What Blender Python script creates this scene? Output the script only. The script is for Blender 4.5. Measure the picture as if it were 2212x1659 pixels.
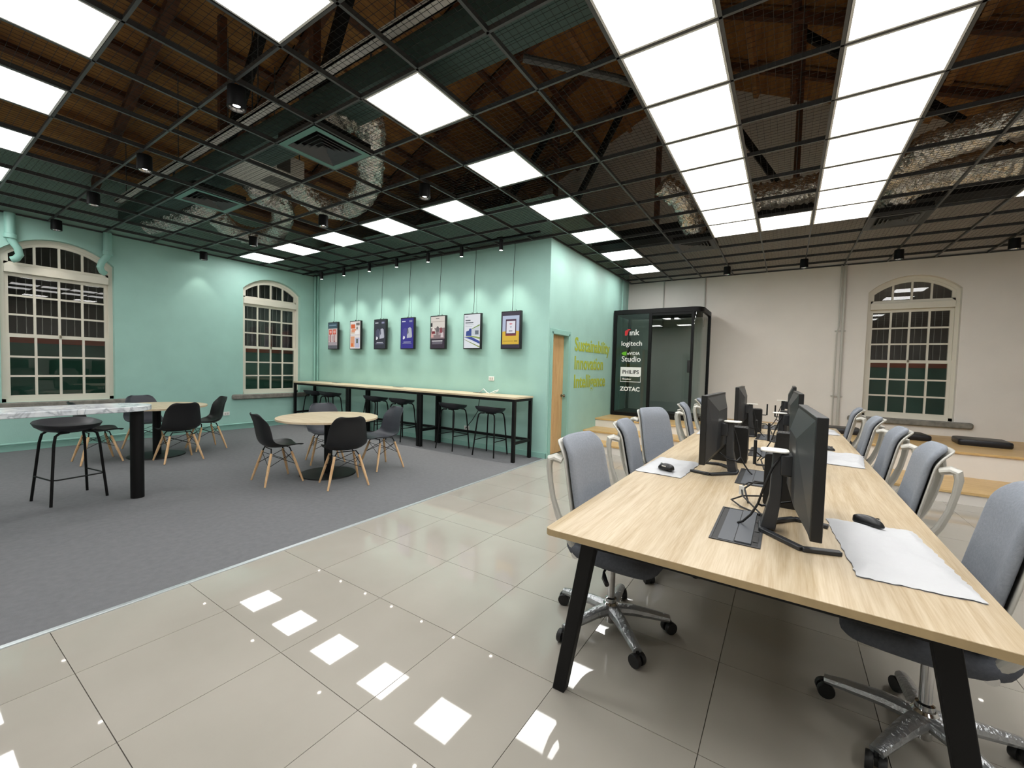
import bpy, bmesh, math, random
from mathutils import Vector, Matrix, Euler
random.seed(7)
S = bpy.context.scene
for o in list(bpy.data.objects): bpy.data.objects.remove(o)
COL = S.collection
PI = math.pi
R = math.radians

# ------------------------------------------------------------------ camera
def setup_camera():
    yaw, pitch, roll, fpx = 0.581002, -0.0398067, 0.0265022, 899.40
    cy, sy = math.cos(yaw), math.sin(yaw)
    f = Vector((-sy*math.cos(pitch), cy*math.cos(pitch), math.sin(pitch)))
    r = Vector((cy, sy, 0)); u = r.cross(f)
    r2 = math.cos(roll)*r + math.sin(roll)*u
    u2 = -math.sin(roll)*r + math.cos(roll)*u
    cam = bpy.data.cameras.new('camera'); ob = bpy.data.objects.new('camera', cam)
    COL.objects.link(ob)
    m = Matrix((r2, u2, -f)).transposed().to_4x4()
    m.translation = (0, 0, 1.43)
    ob.matrix_world = m
    cam.sensor_width = 36; cam.sensor_fit = 'HORIZONTAL'
    cam.lens = fpx*36/2212
    cam.clip_start = 0.05; cam.clip_end = 200
    S.camera = ob
setup_camera()
# world: night outside
w = bpy.data.worlds.new('night'); S.world = w; w.use_nodes = True
w.node_tree.nodes['Background'].inputs[0].default_value = (0.010, 0.012, 0.018, 1)
w.node_tree.nodes['Background'].inputs[1].default_value = 0.35
S.view_settings.view_transform = 'Standard'; S.view_settings.look = 'None'
S.view_settings.gamma = 1.0; S.view_settings.use_curve_mapping = False
S.view_settings.exposure = 0.2
PANEL_POWER = 14.0          # radiance of the square LED ceiling panels
STRIP_POWER = 7.0           # radiance of the continuous LED strips over the desk
SPOT_W = 60.0                # little track spots over the screens
DOWN_W = 10.0               # black cylinder downlights

# ------------------------------------------------------------------ materials
def lin(c):
    if isinstance(c, str):
        c = c.lstrip('#'); c = [int(c[i:i+2], 16)/255 for i in (0, 2, 4)]
    return tuple((x/12.92 if x <= .04045 else ((x+.055)/1.055)**2.4) for x in c) + (1,)
MATS = {}
def mat(name, col, rough=.5, metal=0, spec=.5, var=0, vscale=6, bump=0, bscale=40, emit=0, coat=0, stretch=None, col2=None):
    if name in MATS: return MATS[name]
    m = bpy.data.materials.new(name); m.use_nodes = True; MATS[name] = m
    nt = m.node_tree; N = nt.nodes; L = nt.links; b = N['Principled BSDF']
    c = lin(col)
    b.inputs['Base Color'].default_value = c; b.inputs['Roughness'].default_value = rough
    b.inputs['Metallic'].default_value = metal; b.inputs['Specular IOR Level'].default_value = spec
    b.inputs['Coat Weight'].default_value = coat
    if emit:
        b.inputs['Emission Color'].default_value = c; b.inputs['Emission Strength'].default_value = emit
    if var or bump:
        tc = N.new('ShaderNodeTexCoord'); mp = N.new('ShaderNodeMapping')
        L.new(tc.outputs['Object'], mp.inputs['Vector'])
        if stretch: mp.inputs['Scale'].default_value = stretch
        if var:
            nz = N.new('ShaderNodeTexNoise'); nz.inputs['Scale'].default_value = vscale; nz.inputs['Detail'].default_value = 5
            L.new(mp.outputs[0], nz.inputs['Vector'])
            cr = N.new('ShaderNodeValToRGB')
            cr.color_ramp.elements[0].position = .3; cr.color_ramp.elements[1].position = .7
            if col2: d, e = lin(col2), c
            else:
                d = tuple(x*(1-var) for x in c[:3])+(1,); e = tuple(min(1, x*(1+var)) for x in c[:3])+(1,)
            cr.color_ramp.elements[0].color = d; cr.color_ramp.elements[1].color = e
            L.new(nz.outputs['Fac'], cr.inputs[0]); L.new(cr.outputs[0], b.inputs['Base Color'])
        if bump:
            n2 = N.new('ShaderNodeTexNoise'); n2.inputs['Scale'].default_value = bscale; n2.inputs['Detail'].default_value = 3
            L.new(mp.outputs[0], n2.inputs['Vector'])
            bp = N.new('ShaderNodeBump'); bp.inputs['Strength'].default_value = bump; bp.inputs['Distance'].default_value = .01
            L.new(n2.outputs['Fac'], bp.inputs['Height']); L.new(bp.outputs[0], b.inputs['Normal'])
    return m
def wood(name, c1, c2, stretch, rough=.45, scale=3.0):
    m = bpy.data.materials.new(name); m.use_nodes = True; MATS[name] = m
    nt = m.node_tree; N = nt.nodes; L = nt.links; b = N['Principled BSDF']
    tc = N.new('ShaderNodeTexCoord'); mp = N.new('ShaderNodeMapping'); mp.inputs['Scale'].default_value = stretch
    L.new(tc.outputs['Object'], mp.inputs['Vector'])
    n0 = N.new('ShaderNodeTexNoise'); n0.inputs['Scale'].default_value = scale; n0.inputs['Detail'].default_value = 8; n0.inputs['Distortion'].default_value = 1.2
    L.new(mp.outputs[0], n0.inputs['Vector'])
    n1 = N.new('ShaderNodeTexNoise'); n1.inputs['Scale'].default_value = scale*9; n1.inputs['Detail'].default_value = 4
    L.new(mp.outputs[0], n1.inputs['Vector'])
    mx = N.new('ShaderNodeMath'); mx.operation = 'MULTIPLY_ADD'; mx.inputs[1].default_value = .35
    L.new(n1.outputs['Fac'], mx.inputs[0]); 
    m2 = N.new('ShaderNodeMath'); m2.operation = 'MULTIPLY'; m2.inputs[1].default_value = .65
    L.new(n0.outputs['Fac'], m2.inputs[0]); L.new(m2.outputs[0], mx.inputs[2])
    cr = N.new('ShaderNodeValToRGB'); cr.color_ramp.elements[0].position = .36; cr.color_ramp.elements[1].position = .6
    cr.color_ramp.elements[0].color = lin(c2); cr.color_ramp.elements[1].color = lin(c1)
    L.new(mx.outputs[0], cr.inputs[0]); L.new(cr.outputs[0], b.inputs['Base Color'])
    b.inputs['Roughness'].default_value = rough
    return m
def glass(name, tint, ior=1.45, rough=0.0):
    m = bpy.data.materials.new(name); m.use_nodes = True; MATS[name] = m
    nt = m.node_tree; N = nt.nodes; L = nt.links
    N.remove(N['Principled BSDF']); out = N['Material Output']
    t = N.new('ShaderNodeBsdfTransparent'); t.inputs[0].default_value = tuple(tint)+(1,)
    g = N.new('ShaderNodeBsdfGlossy'); g.inputs['Roughness'].default_value = rough
    fr = N.new('ShaderNodeFresnel'); fr.inputs[0].default_value = ior
    mx = N.new('ShaderNodeMixShader')
    ge = N.new('ShaderNodeNewGeometry'); sb = N.new('ShaderNodeMath'); sb.operation = 'SUBTRACT'; sb.inputs[0].default_value = 1; L.new(ge.outputs['Backfacing'], sb.inputs[1])
    ml = N.new('ShaderNodeMath'); ml.operation = 'MULTIPLY'; L.new(fr.outputs[0], ml.inputs[0]); L.new(sb.outputs[0], ml.inputs[1])
    L.new(ml.outputs[0], mx.inputs[0]); L.new(t.outputs[0], mx.inputs[1]); L.new(g.outputs[0], mx.inputs[2]); L.new(mx.outputs[0], out.inputs[0])
    return m
def attr_emit(name, strength, rough=.2):
    m = bpy.data.materials.new(name); m.use_nodes = True; MATS[name] = m
    nt = m.node_tree; N = nt.nodes; L = nt.links; b = N['Principled BSDF']
    a = N.new('ShaderNodeAttribute'); a.attribute_name = 'print'
    L.new(a.outputs['Color'], b.inputs['Emission Color']); b.inputs['Emission Strength'].default_value = strength
    b.inputs['Base Color'].default_value = (.01, .01, .01, 1); b.inputs['Roughness'].default_value = rough
    return m
def marble(name):
    m = bpy.data.materials.new(name); m.use_nodes = True; MATS[name] = m
    nt = m.node_tree; N = nt.nodes; L = nt.links; b = N['Principled BSDF']
    tc = N.new('ShaderNodeTexCoord'); n = N.new('ShaderNodeTexNoise'); n.inputs['Scale'].default_value = 4; n.inputs['Detail'].default_value = 9; n.inputs['Distortion'].default_value = 2.2
    L.new(tc.outputs['Object'], n.inputs['Vector'])
    cr = N.new('ShaderNodeValToRGB'); e = cr.color_ramp.elements
    e[0].position = .40; e[0].color = lin('#e6e8ea'); e[1].position = .62; e[1].color = lin('#dfe3e6')
    k = e.new(.5); k.color = lin('#a9aeb4'); k = e.new(.46); k.color = lin('#d9dde0'); k = e.new(.55); k.color = lin('#d4d9dd')
    L.new(n.outputs['Fac'], cr.inputs[0]); L.new(cr.outputs[0], b.inputs['Base Color']); b.inputs['Roughness'].default_value = .18
    return m
def tile_mat(name):
    m = bpy.data.materials.new(name); m.use_nodes = True; MATS[name] = m
    nt = m.node_tree; N = nt.nodes; L = nt.links; b = N['Principled BSDF']
    g = N.new('ShaderNodeNewGeometry'); n = N.new('ShaderNodeTexNoise'); n.inputs['Scale'].default_value = 1.6; n.inputs['Detail'].default_value = 6
    L.new(g.outputs['Position'], n.inputs['Vector'])
    oi = N.new('ShaderNodeObjectInfo')
    ad = N.new('ShaderNodeMath'); ad.operation = 'MULTIPLY_ADD'; ad.inputs[1].default_value = .25
    L.new(oi.outputs['Random'], ad.inputs[0]); L.new(n.outputs['Fac'], ad.inputs[2])
    cr = N.new('ShaderNodeValToRGB'); cr.color_ramp.elements[0].position = .3; cr.color_ramp.elements[1].position = .95
    cr.color_ramp.elements[0].color = lin('#9a958c'); cr.color_ramp.elements[1].color = lin('#a8a39a')
    L.new(ad.outputs[0], cr.inputs[0]); L.new(cr.outputs[0], b.inputs['Base Color'])
    b.inputs['Roughness'].default_value = .025; b.inputs['Specular IOR Level'].default_value = .4
    return m

TEAL = mat('teal_paint', '#9dc6bb', .55, var=.04, vscale=3, bump=.06, bscale=60)
TEALD = mat('teal_metal', '#8fbdb1', .45)
BEIGE = mat('beige_paint', '#e3ded7', .6, var=.03, vscale=2, bump=.05, bscale=50)
CREAM = mat('cream_window_paint', '#d8d3c4', .4)
TILE = tile_mat('polished_tile')
GROUT = mat('tile_grout', '#8a867a', .8)
CARPET = mat('charcoal_carpet', '#717274', .95, spec=.1, var=.07, vscale=22, bump=.35, bscale=320)
STRIP = mat('aluminium_strip', '#c9d0d2', .35, .6)
BLACK = mat('black_metal', '#0a0a0b', .5, spec=.25)
BLACKP = mat('black_plastic', '#101112', .38)
GREYP = mat('dark_grey_plastic', '#2a2c2f', .38)
GRID = mat('black_grid_metal', '#454748', .4, .0)
WIRE = mat('mesh_wire', '#1d1d1e', .5, .4)
WHITEP = mat('white_plastic', '#e4e4e0', .4)
OFFW = mat('pale_grey_plastic', '#bab8b0', .35)
FABRIC = mat('blue_grey_fabric', '#868b93', .9, spec=.15, var=.08, vscale=90, bump=.25, bscale=420)
SEATF = mat('dark_grey_fabric', '#55585f', .9, spec=.15, var=.1, vscale=90, bump=.25, bscale=420)
CHROME = mat('chrome', '#c9c9c9', .12, 1)
WRAP = mat('plastic_wrapped_metal', '#a9abad', .28, .75, bump=.7, bscale=45)
RUBBER = mat('black_rubber', '#0f0f10', .5)
SHELL = mat('black_chair_shell', '#141416', .45)
SHELLG = mat('charcoal_chair_shell', '#3a3d45', .5)
STOOLM = mat('matte_black_seat', '#26262b', .45)
DOWEL = wood('beech_dowel', '#d9b68c', '#c49a6c', (1, 1, .15), .45, 20)
OAK = wood('pale_oak_laminate', '#c0b095', '#a5906f', (9, .38, 9), .4, 2.4)
OAKR = wood('pale_ash_laminate', '#cfbfa3', '#bfab8b', (.6, 5, 5), .4, 3)
TREAD = wood('honey_oak_tread', '#d2b27c', '#bd9760', (.6, 6, 6), .4, 3)
DOORW = wood('oak_door_veneer', '#d0ab78', '#b98f5c', (8, 8, .5), .45, 3)
EDGE = mat('oak_edge_band', '#a8926c', .5, var=.08, vscale=20)
MARBLE = marble('white_marble')
ROOFW = wood('dark_roof_board', '#a8763f', '#7a4f28', (3, .6, 3), .7, 1.5)
RAFT = wood('roof_timber', '#6a4028', '#452a1a', (3, 1, 3), .7, 2)
RAFTP = wood('pale_roof_timber', '#b08050', '#8a5f38', (3, 1, 3), .7, 2)
FOIL = mat('crinkled_foil', '#f0eee8', .2, .8, bump=1.0, bscale=17)
for _n in FOIL.node_tree.nodes:
    if _n.type == 'BUMP': _n.inputs['Distance'].default_value = .05
AHUG = mat('light_grey_sheet_metal', '#d2d0c8', .55, .0)
STONE = mat('grey_stone_sill', '#7d7a72', .8, var=.25, vscale=14, bump=.3)
PAPER = mat('white_wrapping', '#bcbdbf', .6, bump=.25, bscale=30)
LED = bpy.data.materials.new('led_diffuser'); LED.use_nodes = True
_b = LED.node_tree.nodes['Principled BSDF']; _b.inputs['Base Color'].default_value = (.8, .8, .8, 1)
_b.inputs['Emission Color'].default_value = (1.0, .995, .98, 1); _b.inputs['Emission Strength'].default_value = PANEL_POWER
LEDS = LED.copy(); LEDS.name = 'led_strip_diffuser'; LEDS.node_tree.nodes['Principled BSDF'].inputs['Emission Strength'].default_value = STRIP_POWER
LENS = mat('spot_lens', '#fff8ec', .3, emit=30)
GLASS = glass('window_glass', (.93, .95, .94), 1.6)
BOOTHG = glass('tinted_booth_glass', (.60, .66, .65), 1.75)
SCREEN = attr_emit('lit_screen', .75)
EXTG = mat('outer_green_wall', '#3f7361', .8, var=.15, vscale=2)
EXTR = mat('outer_red_band', '#a5533a', .8)
EXTD = mat('outer_grey_wall', '#6d6866', .9, var=.15, vscale=2)
LIME = mat('lime_lettering', '#a8b53a', .5)
WHITEL = mat('white_vinyl', '#f2f2f0', .5)
REDL = mat('red_vinyl', '#c0252b', .5)
GREENL = mat('green_vinyl', '#62b01e', .5)
DARKL = mat('dark_vinyl', '#20262a', .5)
LEATHER = mat('black_leather', '#15151a', .4, bump=.2, bscale=60)
BRASS = mat('steel_knob', '#8d8778', .25, 1)

# ------------------------------------------------------------------ mesh building
class MB:
    def __init__(s): s.v = []; s.f = []; s.c = []
    def add(s, vs, fs, col=None):
        n = len(s.v); s.v += [tuple(p) for p in vs]; s.f += [tuple(i+n for i in f) for f in fs]
        s.c += [col]*len(fs)
        return s
    def box(s, x0, x1, y0, y1, z0, z1):
        v = [(x, y, z) for z in (z0, z1) for y in (y0, y1) for x in (x0, x1)]
        return s.add(v, [(0, 2, 3, 1), (4, 5, 7, 6), (0, 1, 5, 4), (1, 3, 7, 5), (3, 2, 6, 7), (2, 0, 4, 6)])
    def cbox(s, c, d, m=None):
        v = [Vector((a*d[0]/2, b*d[1]/2, e*d[2]/2)) for e in (-1, 1) for b in (-1, 1) for a in (-1, 1)]
        if m is not None: v = [m @ p for p in v]
        v = [p+Vector(c) for p in v]
        return s.add(v, [(0, 2, 3, 1), (4, 5, 7, 6), (0, 1, 5, 4), (1, 3, 7, 5), (3, 2, 6, 7), (2, 0, 4, 6)])
    def bar(s, a, b, wx, wy, up=(0, 0, 1)):
        a, b = Vector(a), Vector(b); d = (b-a); L = d.length; d.normalize()
        u = Vector(up)
        if abs(d.dot(u)) > .98: u = Vector((0, 1, 0))
        x = d.cross(u).normalized(); y = x.cross(d).normalized()
        v = [p+x*(i*wx/2)+y*(j*wy/2) for p in (a, b) for j in (-1, 1) for i in (-1, 1)]
        return s.add(v, [(0, 1, 3, 2), (4, 6, 7, 5), (0, 4, 5, 1), (1, 5, 7, 3), (3, 7, 6, 2), (2, 6, 4, 0)])
    def rings(s, rings, cap0=True, cap1=True, closed=False):
        n = len(rings[0]); vs = [p for r in rings for p in r]; fs = []
        m = len(rings)
        for i in range(m if closed else m-1):
            a, b = i*n, ((i+1) % m)*n
            for k in range(n):
                k2 = (k+1) % n; fs.append((a+k, a+k2, b+k2, b+k))
        if not closed:
            if cap0: fs.append(tuple(range(n-1, -1, -1)))
            if cap1: fs.append(tuple((m-1)*n+k for k in range(n)))
        return s.add(vs, fs)
    def tube(s, pts, r, n=8, sx=1.0, sy=1.0, closed=False, up=None):
        pts = [Vector(p) for p in pts]; m = len(pts)
        rs = r if isinstance(r, (list, tuple)) else [r]*m
        rings = []; px = None
        for i, p in enumerate(pts):
            a = pts[i-1] if i else (pts[-1] if closed else p); b = pts[(i+1) % m] if (i < m-1 or closed) else p
            d = (b-a).normalized()
            if px is None:
                u = Vector(up) if up else (Vector((0, 0, 1)) if abs(d.z) < .9 else Vector((1, 0, 0)))
                x = d.cross(u).normalized()
            else:
                x = (px-d*px.dot(d)).normalized()
            y = d.cross(x).normalized(); px = x
            rings.append([p+x*(math.cos(2*PI*k/n)*rs[i]*sx)+y*(math.sin(2*PI*k/n)*rs[i]*sy) for k in range(n)])
        return s.rings(rings, closed=closed)
    def lathe(s, prof, n=20, c=(0, 0, 0), ax='z'):
        rings = []
        for r, z in prof:
            ring = []
            for k in range(n):
                a, b = r*math.cos(2*PI*k/n), r*math.sin(2*PI*k/n)
                p = (a, b, z) if ax == 'z' else ((z, a, b) if ax == 'x' else (b, z, a))
                ring.append((p[0]+c[0], p[1]+c[1], p[2]+c[2]))
            rings.append(ring)
        return s.rings(rings)
    def prism(s, poly, d0, d1, f=lambda u, v, d: (u, v, d)):
        n = len(poly)
        vs = [f(u, v, d0) for u, v in poly]+[f(u, v, d1) for u, v in poly]
        fs = [tuple(range(n-1, -1, -1)), tuple(range(n, 2*n))]+[(k, (k+1) % n, n+(k+1) % n, n+k) for k in range(n)]
        return s.add(vs, fs)
    def grid(s, P):
        nu, nv = len(P), len(P[0]); vs = [p for r in P for p in r]
        return s.add(vs, [(i*nv+j, i*nv+j+1, (i+1)*nv+j+1, (i+1)*nv+j) for i in range(nu-1) for j in range(nv-1)])
    def mesh(s, name, fix=True):
        me = bpy.data.meshes.new(name); me.from_pydata(s.v, [], s.f)
        if fix:
            bm = bmesh.new(); bm.from_mesh(me); bmesh.ops.recalc_face_normals(bm, faces=bm.faces[:]); bm.to_mesh(me); bm.free()
        return me
    def build(s, name, m, parent=None, smooth=True, bevel=0, solid=0, sub=0, loc=None, rot=None, ang=.6):
        me = s.mesh(name); return mk(name, me, m, parent, smooth, bevel, solid, sub, loc, rot, ang)
def mk(name, me, m, parent=None, smooth=True, bevel=0, solid=0, sub=0, loc=None, rot=None, ang=.6):
    if smooth:
        me.polygons.foreach_set('use_smooth', [True]*len(me.polygons)); me.set_sharp_from_angle(angle=ang)
    if m and not me.materials: me.materials.append(m)
    o = bpy.data.objects.new(name, me); COL.objects.link(o)
    if solid:
        k = o.modifiers.new('solid', 'SOLIDIFY'); k.thickness = solid; k.offset = 0
    if bevel:
        k = o.modifiers.new('bevel', 'BEVEL'); k.width = bevel; k.segments = 2; k.limit_method = 'ANGLE'; k.angle_limit = .7
    if sub:
        k = o.modifiers.new('sub', 'SUBSURF'); k.levels = sub; k.render_levels = sub
    if parent: o.parent = parent
    if loc: o.location = loc
    if rot: o.rotation_euler = rot
    return o
def tag(o, label, cat=None, group=None, kind=None):
    if label: o['label'] = label
    if cat: o['category'] = cat
    if group: o['group'] = group
    if kind: o['kind'] = kind
    return o
def thing(name, label, cat, loc=(0, 0, 0), rz=0, group=None, kind=None):
    o = bpy.data.objects.new(name, None); COL.objects.link(o); o.empty_display_size = .1
    o.location = loc; o.rotation_euler = (0, 0, rz)
    return tag(o, label, cat, group, kind)
def struct(o, label=None): return tag(o, label, None, None, 'structure')
def copy_tree(o, parent=None):
    c = o.copy(); COL.objects.link(c); c.parent = parent
    for ch in [x for x in bpy.data.objects if x.parent == o]: copy_tree(ch, c)
    return c
CH = {}
def dup(root, loc, rz, label, group=None):
    c = copy_tree(root); c.location = loc; c.rotation_euler = (0, 0, rz); c['label'] = label
    if group: c['group'] = group
    return c
def arc(cx, cy, r, a0, a1, n): return [(cx+r*math.cos(a0+(a1-a0)*k/n), cy+r*math.sin(a0+(a1-a0)*k/n)) for k in range(n+1)]
def rrect(x0, x1, y0, y1, r, n=4):
    return arc(x1-r, y1-r, r, 0, PI/2, n)+arc(x0+r, y1-r, r, PI/2, PI, n)+arc(x0+r, y0+r, r, PI, 1.5*PI, n)+arc(x1-r, y0+r, r, 1.5*PI, 2*PI, n)
def text(name, s, size, m, parent, loc, rot, bold=0, align='CENTER', sx=1.0, ext=.002):
    cu = bpy.data.curves.new(name, 'FONT'); cu.body = s; cu.size = size; cu.align_x = align; cu.align_y = 'CENTER'
    cu.extrude = ext; cu.offset = bold; cu.resolution_u = 3
    t = bpy.data.objects.new('tmp_text', cu); COL.objects.link(t)
    dg = bpy.context.evaluated_depsgraph_get(); me = bpy.data.meshes.new_from_object(t.evaluated_get(dg))
    bpy.data.objects.remove(t); bpy.data.curves.remove(cu)
    o = mk(name, me, None, parent, False, loc=loc, rot=rot); me.materials.clear(); me.materials.append(m)
    o.scale = (sx, 1, 1); return o

# ------------------------------------------------------------------ room dimensions
XL, XR, YB, YF, YP, XP = -9.45, 5.4, -3.2, 9.75, 5.76, -3.12
ZC = 3.45                       # open ceiling grid
RIDGE_X, RIDGE_Z, EAVE_L, EAVE_R = -2.0, 7.6, 4.3, 4.0
WT = .32                        # outer wall thickness
W0, WS, WA = .72, 2.93, 3.19    # window sill, springing, apex

def arch_pts(u0, u1, zs, za, n=14):
    c = (u0+u1)/2; hw = (u1-u0)/2; h = za-zs; rr = (hw*hw+h*h)/(2*h); a = math.asin(hw/rr)
    return [(c+rr*math.sin(-a+2*a*k/n), za-rr+rr*math.cos(-a+2*a*k/n)) for k in range(n+1)]
def wall_windows(name, u0, u1, zt, wins, f, m, label):
    b = MB(); x = u0
    for (a, e) in wins:
        b.prism([(x, 0), (a, 0), (a, zt), (x, zt)], 0, WT, f)
        b.prism([(a, 0), (e, 0), (e, W0), (a, W0)], 0, WT, f)
        P = arch_pts(a, e, WS, WA)
        for p, q in zip(P, P[1:]): b.prism([p, q, (q[0], zt), (p[0], zt)], 0, WT, f)
        x = e
    b.prism([(x, 0), (u1, 0), (u1, zt), (x, zt)], 0, WT, f)
    return struct(b.build(name, m, smooth=False), label)
fL = lambda u, z, d: (XL-d, u, z)          # left wall: u = y, outward -x
fF = lambda u, z, d: (u, YF+d, z)          # far wall: u = x, outward +y
WINL = [(.97, 2.19), (4.17, 5.39)]; WINF = [(1.17, 2.35)]
wall_windows('wall_left', YB, YF, 4.35, WINL, fL, TEAL, 'teal painted wall with arched sash windows')
wall_windows('wall_far', XL, XR, 7.7, WINF, fF, BEIGE, 'pale beige end wall rising into the roof')
struct(MB().box(XR, XR+.2, YB, YF, 0, 4.1).build('wall_right', BEIGE, smooth=False), 'pale beige wall on the right side of the hall')
bw = MB().box(XL, XR, YB-.2, YB, 0, 7.7).build('wall_back', BEIGE, smooth=False); struct(bw, 'pale beige wall behind the desk end')
# poster wall + partition with door opening
pw = MB()
pw.box(XL, XP-.14, YP, YP+.14, 0, 4.12)
struct(pw.build('wall_poster', TEAL, smooth=False), 'teal wall carrying the row of hanging screens')
D0, D1, DZ = 5.86, 6.50, 2.02
pp = MB()
pp.box(XP-.14, XP, YP, D0, 0, 4.12); pp.box(XP-.14, XP, D0, D1, DZ, 4.12); pp.box(XP-.14, XP, D1, 8.95, 0, 4.12)
pp.box(XP-.14, XP-.05, 8.95, 9.25, 0, 4.12); pp.box(XP-.14, XP-.02, 9.25, 9.45, 0, 4.12); pp.box(XP-.14, XP-.06, 9.45, YF, 0, 4.12)
struct(pp.build('wall_partition', TEAL, smooth=False), 'teal partition wall with door and lime lettering')
struct(MB().box(XL, XP-.14, YP+.14, YF, 4.02, 4.12).build('ceiling_back_room', mat('dark_slab', '#3c3b38', .9), smooth=False), 'slab over the closed back room')
# door in the partition
d = thing('door_1', 'pale oak door in teal frame beside the lettering', None, (XP-.10, D0, 0)); struct(d)
MB().box(-.02, .02, .035, D1-D0-.035, .005, DZ-.035).build('door_leaf', DOORW, d, bevel=.003)
fr = MB(); w_ = D1-D0
fr.box(-.04, .115, 0, .035, 0, DZ); fr.box(-.04, .115, w_-.035, w_, 0, DZ); fr.box(-.04, .115, 0, w_, DZ-.035, DZ)
fr.box(.10, .112, -.045, 0, 0, DZ+.045); fr.box(.10, .112, w_, w_+.045, 0, DZ+.045); fr.box(.10, .112, 0, w_, DZ, DZ+.045)
fr.build('door_frame', TEALD, d, bevel=.003)
k = MB().lathe([(.024, 0), (.024, .006), (.01, .01), (.01, .035), (.026, .045), (.027, .062), (.015, .072)], 16, ax='x').build('door_knob', BRASS, d, loc=(.02, w_-.085, .97))
tag(k, 'round steel knob')
# white-framed glazed door in the wall behind the camera (mirrored in the booth glass)
d = thing('door_2', 'white framed glazed door in the back wall', None, (-3.6, YB, 0)); struct(d)
MB().box(-.5, -.42, 0, .06, 0, 2.35).box(.42, .5, 0, .06, 0, 2.35).box(-.5, .5, 0, .06, 2.27, 2.35).build('door_frame', WHITEP, d, bevel=.004)
MB().box(-.42, -.30, 0, .04, .01, 2.27).box(.30, .42, 0, .04, .01, 2.27).box(-.3, .3, 0, .04, 2.15, 2.27).box(-.3, .3, 0, .04, .01, .18).build('door_leaf', OFFW, d, bevel=.003)
MB().box(-.3, .3, .012, .022, .18, 2.15).build('pane', mat('grey_pane', '#6f7672', .15), d)

# baseboards and wall pipes
struct(MB().box(XL, XL+.018, YB, YP, 0, .085).build('baseboard_left', TEALD, bevel=.004), 'teal skirting along the window wall')
struct(MB().box(XL, XP+.012, YP-.012, YP, 0, .09).build('baseboard_poster', TEALD, bevel=.003), 'teal skirting under the long bar table')
struct(MB().box(XP, XP+.012, YP-.012, D0-.046, 0, .09).box(XP, XP+.012, D1+.046, 6.76, 0, .09).build('baseboard_partition', TEALD, bevel=.003))
def pipe(name, pts, r, m, label, group=None):
    o = MB().tube(pts, r, 10).build(name, m); return tag(o, label, 'pipe', group)
pipe('wall_pipe', [(XL+.045, YB+.02, .115), (XL+.045, YP-.04, .115)], .018, TEALD, 'thin teal pipe running low along the window wall skirting')
t = thing('corner_pipe', 'pair of thin teal conduits in the corner left of the screens', 'pipe', (XL+.06, YP-.05, 0))
MB().tube([(0, 0, .09), (0, 0, ZC)], .022, 10).build('conduit', TEALD, t); MB().tube([(.09, .02, 1.0), (.09, .02, ZC)], .014, 10).build('conduit', TEALD, t)
def drain(y, dy, label):
    t = thing('drain_pipe', label, 'pipe', (XL+.075, y, 0), group=None)
    MB().tube([(0, 0, ZC), (0, 0, 3.12)], .055, 14).build('upper_pipe', TEALD, t)
    MB().lathe([(.064, 0), (.064, .06), (.055, .065)], 14, (0, 0, 3.09)).build('collar', TEALD, t)
    MB().tube([(0, 0, 3.12), (0, dy*.02, 3.05), (-.01, dy*.07, 2.97), (-.02, dy*.09, 2.88), (-.05, dy*.06, 2.82), (-.07, dy*.02, 2.80)], .045, 14).build('elbow', TEALD, t)
drain(1.07, 1, 'teal drain pipe with elbow over left side of the nearer arched window')
drain(2.10, -1, 'teal drain pipe with elbow over right corner of the nearer arched window')
t = thing('wall_conduit', 'pair of beige conduits on the end wall left of the arched window', 'pipe', (.83, YF-.04, 0))
MB().tube([(0, 0, .48), (0, 0, ZC)], .022, 10).build('conduit', OFFW, t); MB().tube([(-.08, 0, .48), (-.08, 0, 2.2), (-.06, 0, 2.3), (-.06, 0, ZC)], .012, 10).build('conduit', OFFW, t)
MB().box(-.12, .05, .005, .035, 1.05, 1.07).build('clip', OFFW, t); MB().box(-.11, .05, .005, .035, 2.25, 2.27).build('clip', OFFW, t)
pipe('thin_conduit', [(-2.37, YF-.02, 2.4), (-2.37, YF-.02, ZC)], .014, OFFW, 'thin white conduit above the booth, left one of two')
pipe('thin_conduit', [(-1.52, YF-.02, 2.4), (-1.52, YF-.02, ZC)], .014, OFFW, 'thin white conduit above the booth, right one of two')

# ------------------------------------------------------------------ floor
fl = MB().box(XL, XR, YB, YF, -.05, -.012).build('floor', GROUT, smooth=False); struct(fl, 'glossy pale tiled floor with charcoal carpet zone')
CE = -3.13
xs = [-.814+.6*k for k in range(-3, 11)]; ys = [1.061+.6*k for k in range(-7, 11)]
xs = [CE+.012]+xs
TM = {}
for i in range(len(xs)-1):
    for j in range(len(ys)-1):
        a = xs[i+1]-xs[i]-.003
        if a not in TM:
            h = .5985; me = MB().box(0, a, 0, h-.0015, -.012, 0).mesh('tile')
            TM[a] = me; me.materials.append(TILE)
        if xs[i] > 4.6: continue
        if ys[j] > 6.9 : continue
        o = bpy.data.objects.new('tile', TM[a]); COL.objects.link(o); o.parent = fl
        o.location = (xs[i]+.0015, ys[j]+.00075, 0)
c = MB().box(XL, CE-.012, YB, YP, -.012, .004).build('carpet', CARPET, smooth=False)
tag(c, 'charcoal low pile carpet under the round tables and bar', 'carpet')
struct(MB().box(CE-.016, CE+.016, YB, YP+.0, -.012, .007).build('trim_1', STRIP, bevel=.002), 'pale metal edging strip between carpet and tiles')

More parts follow.
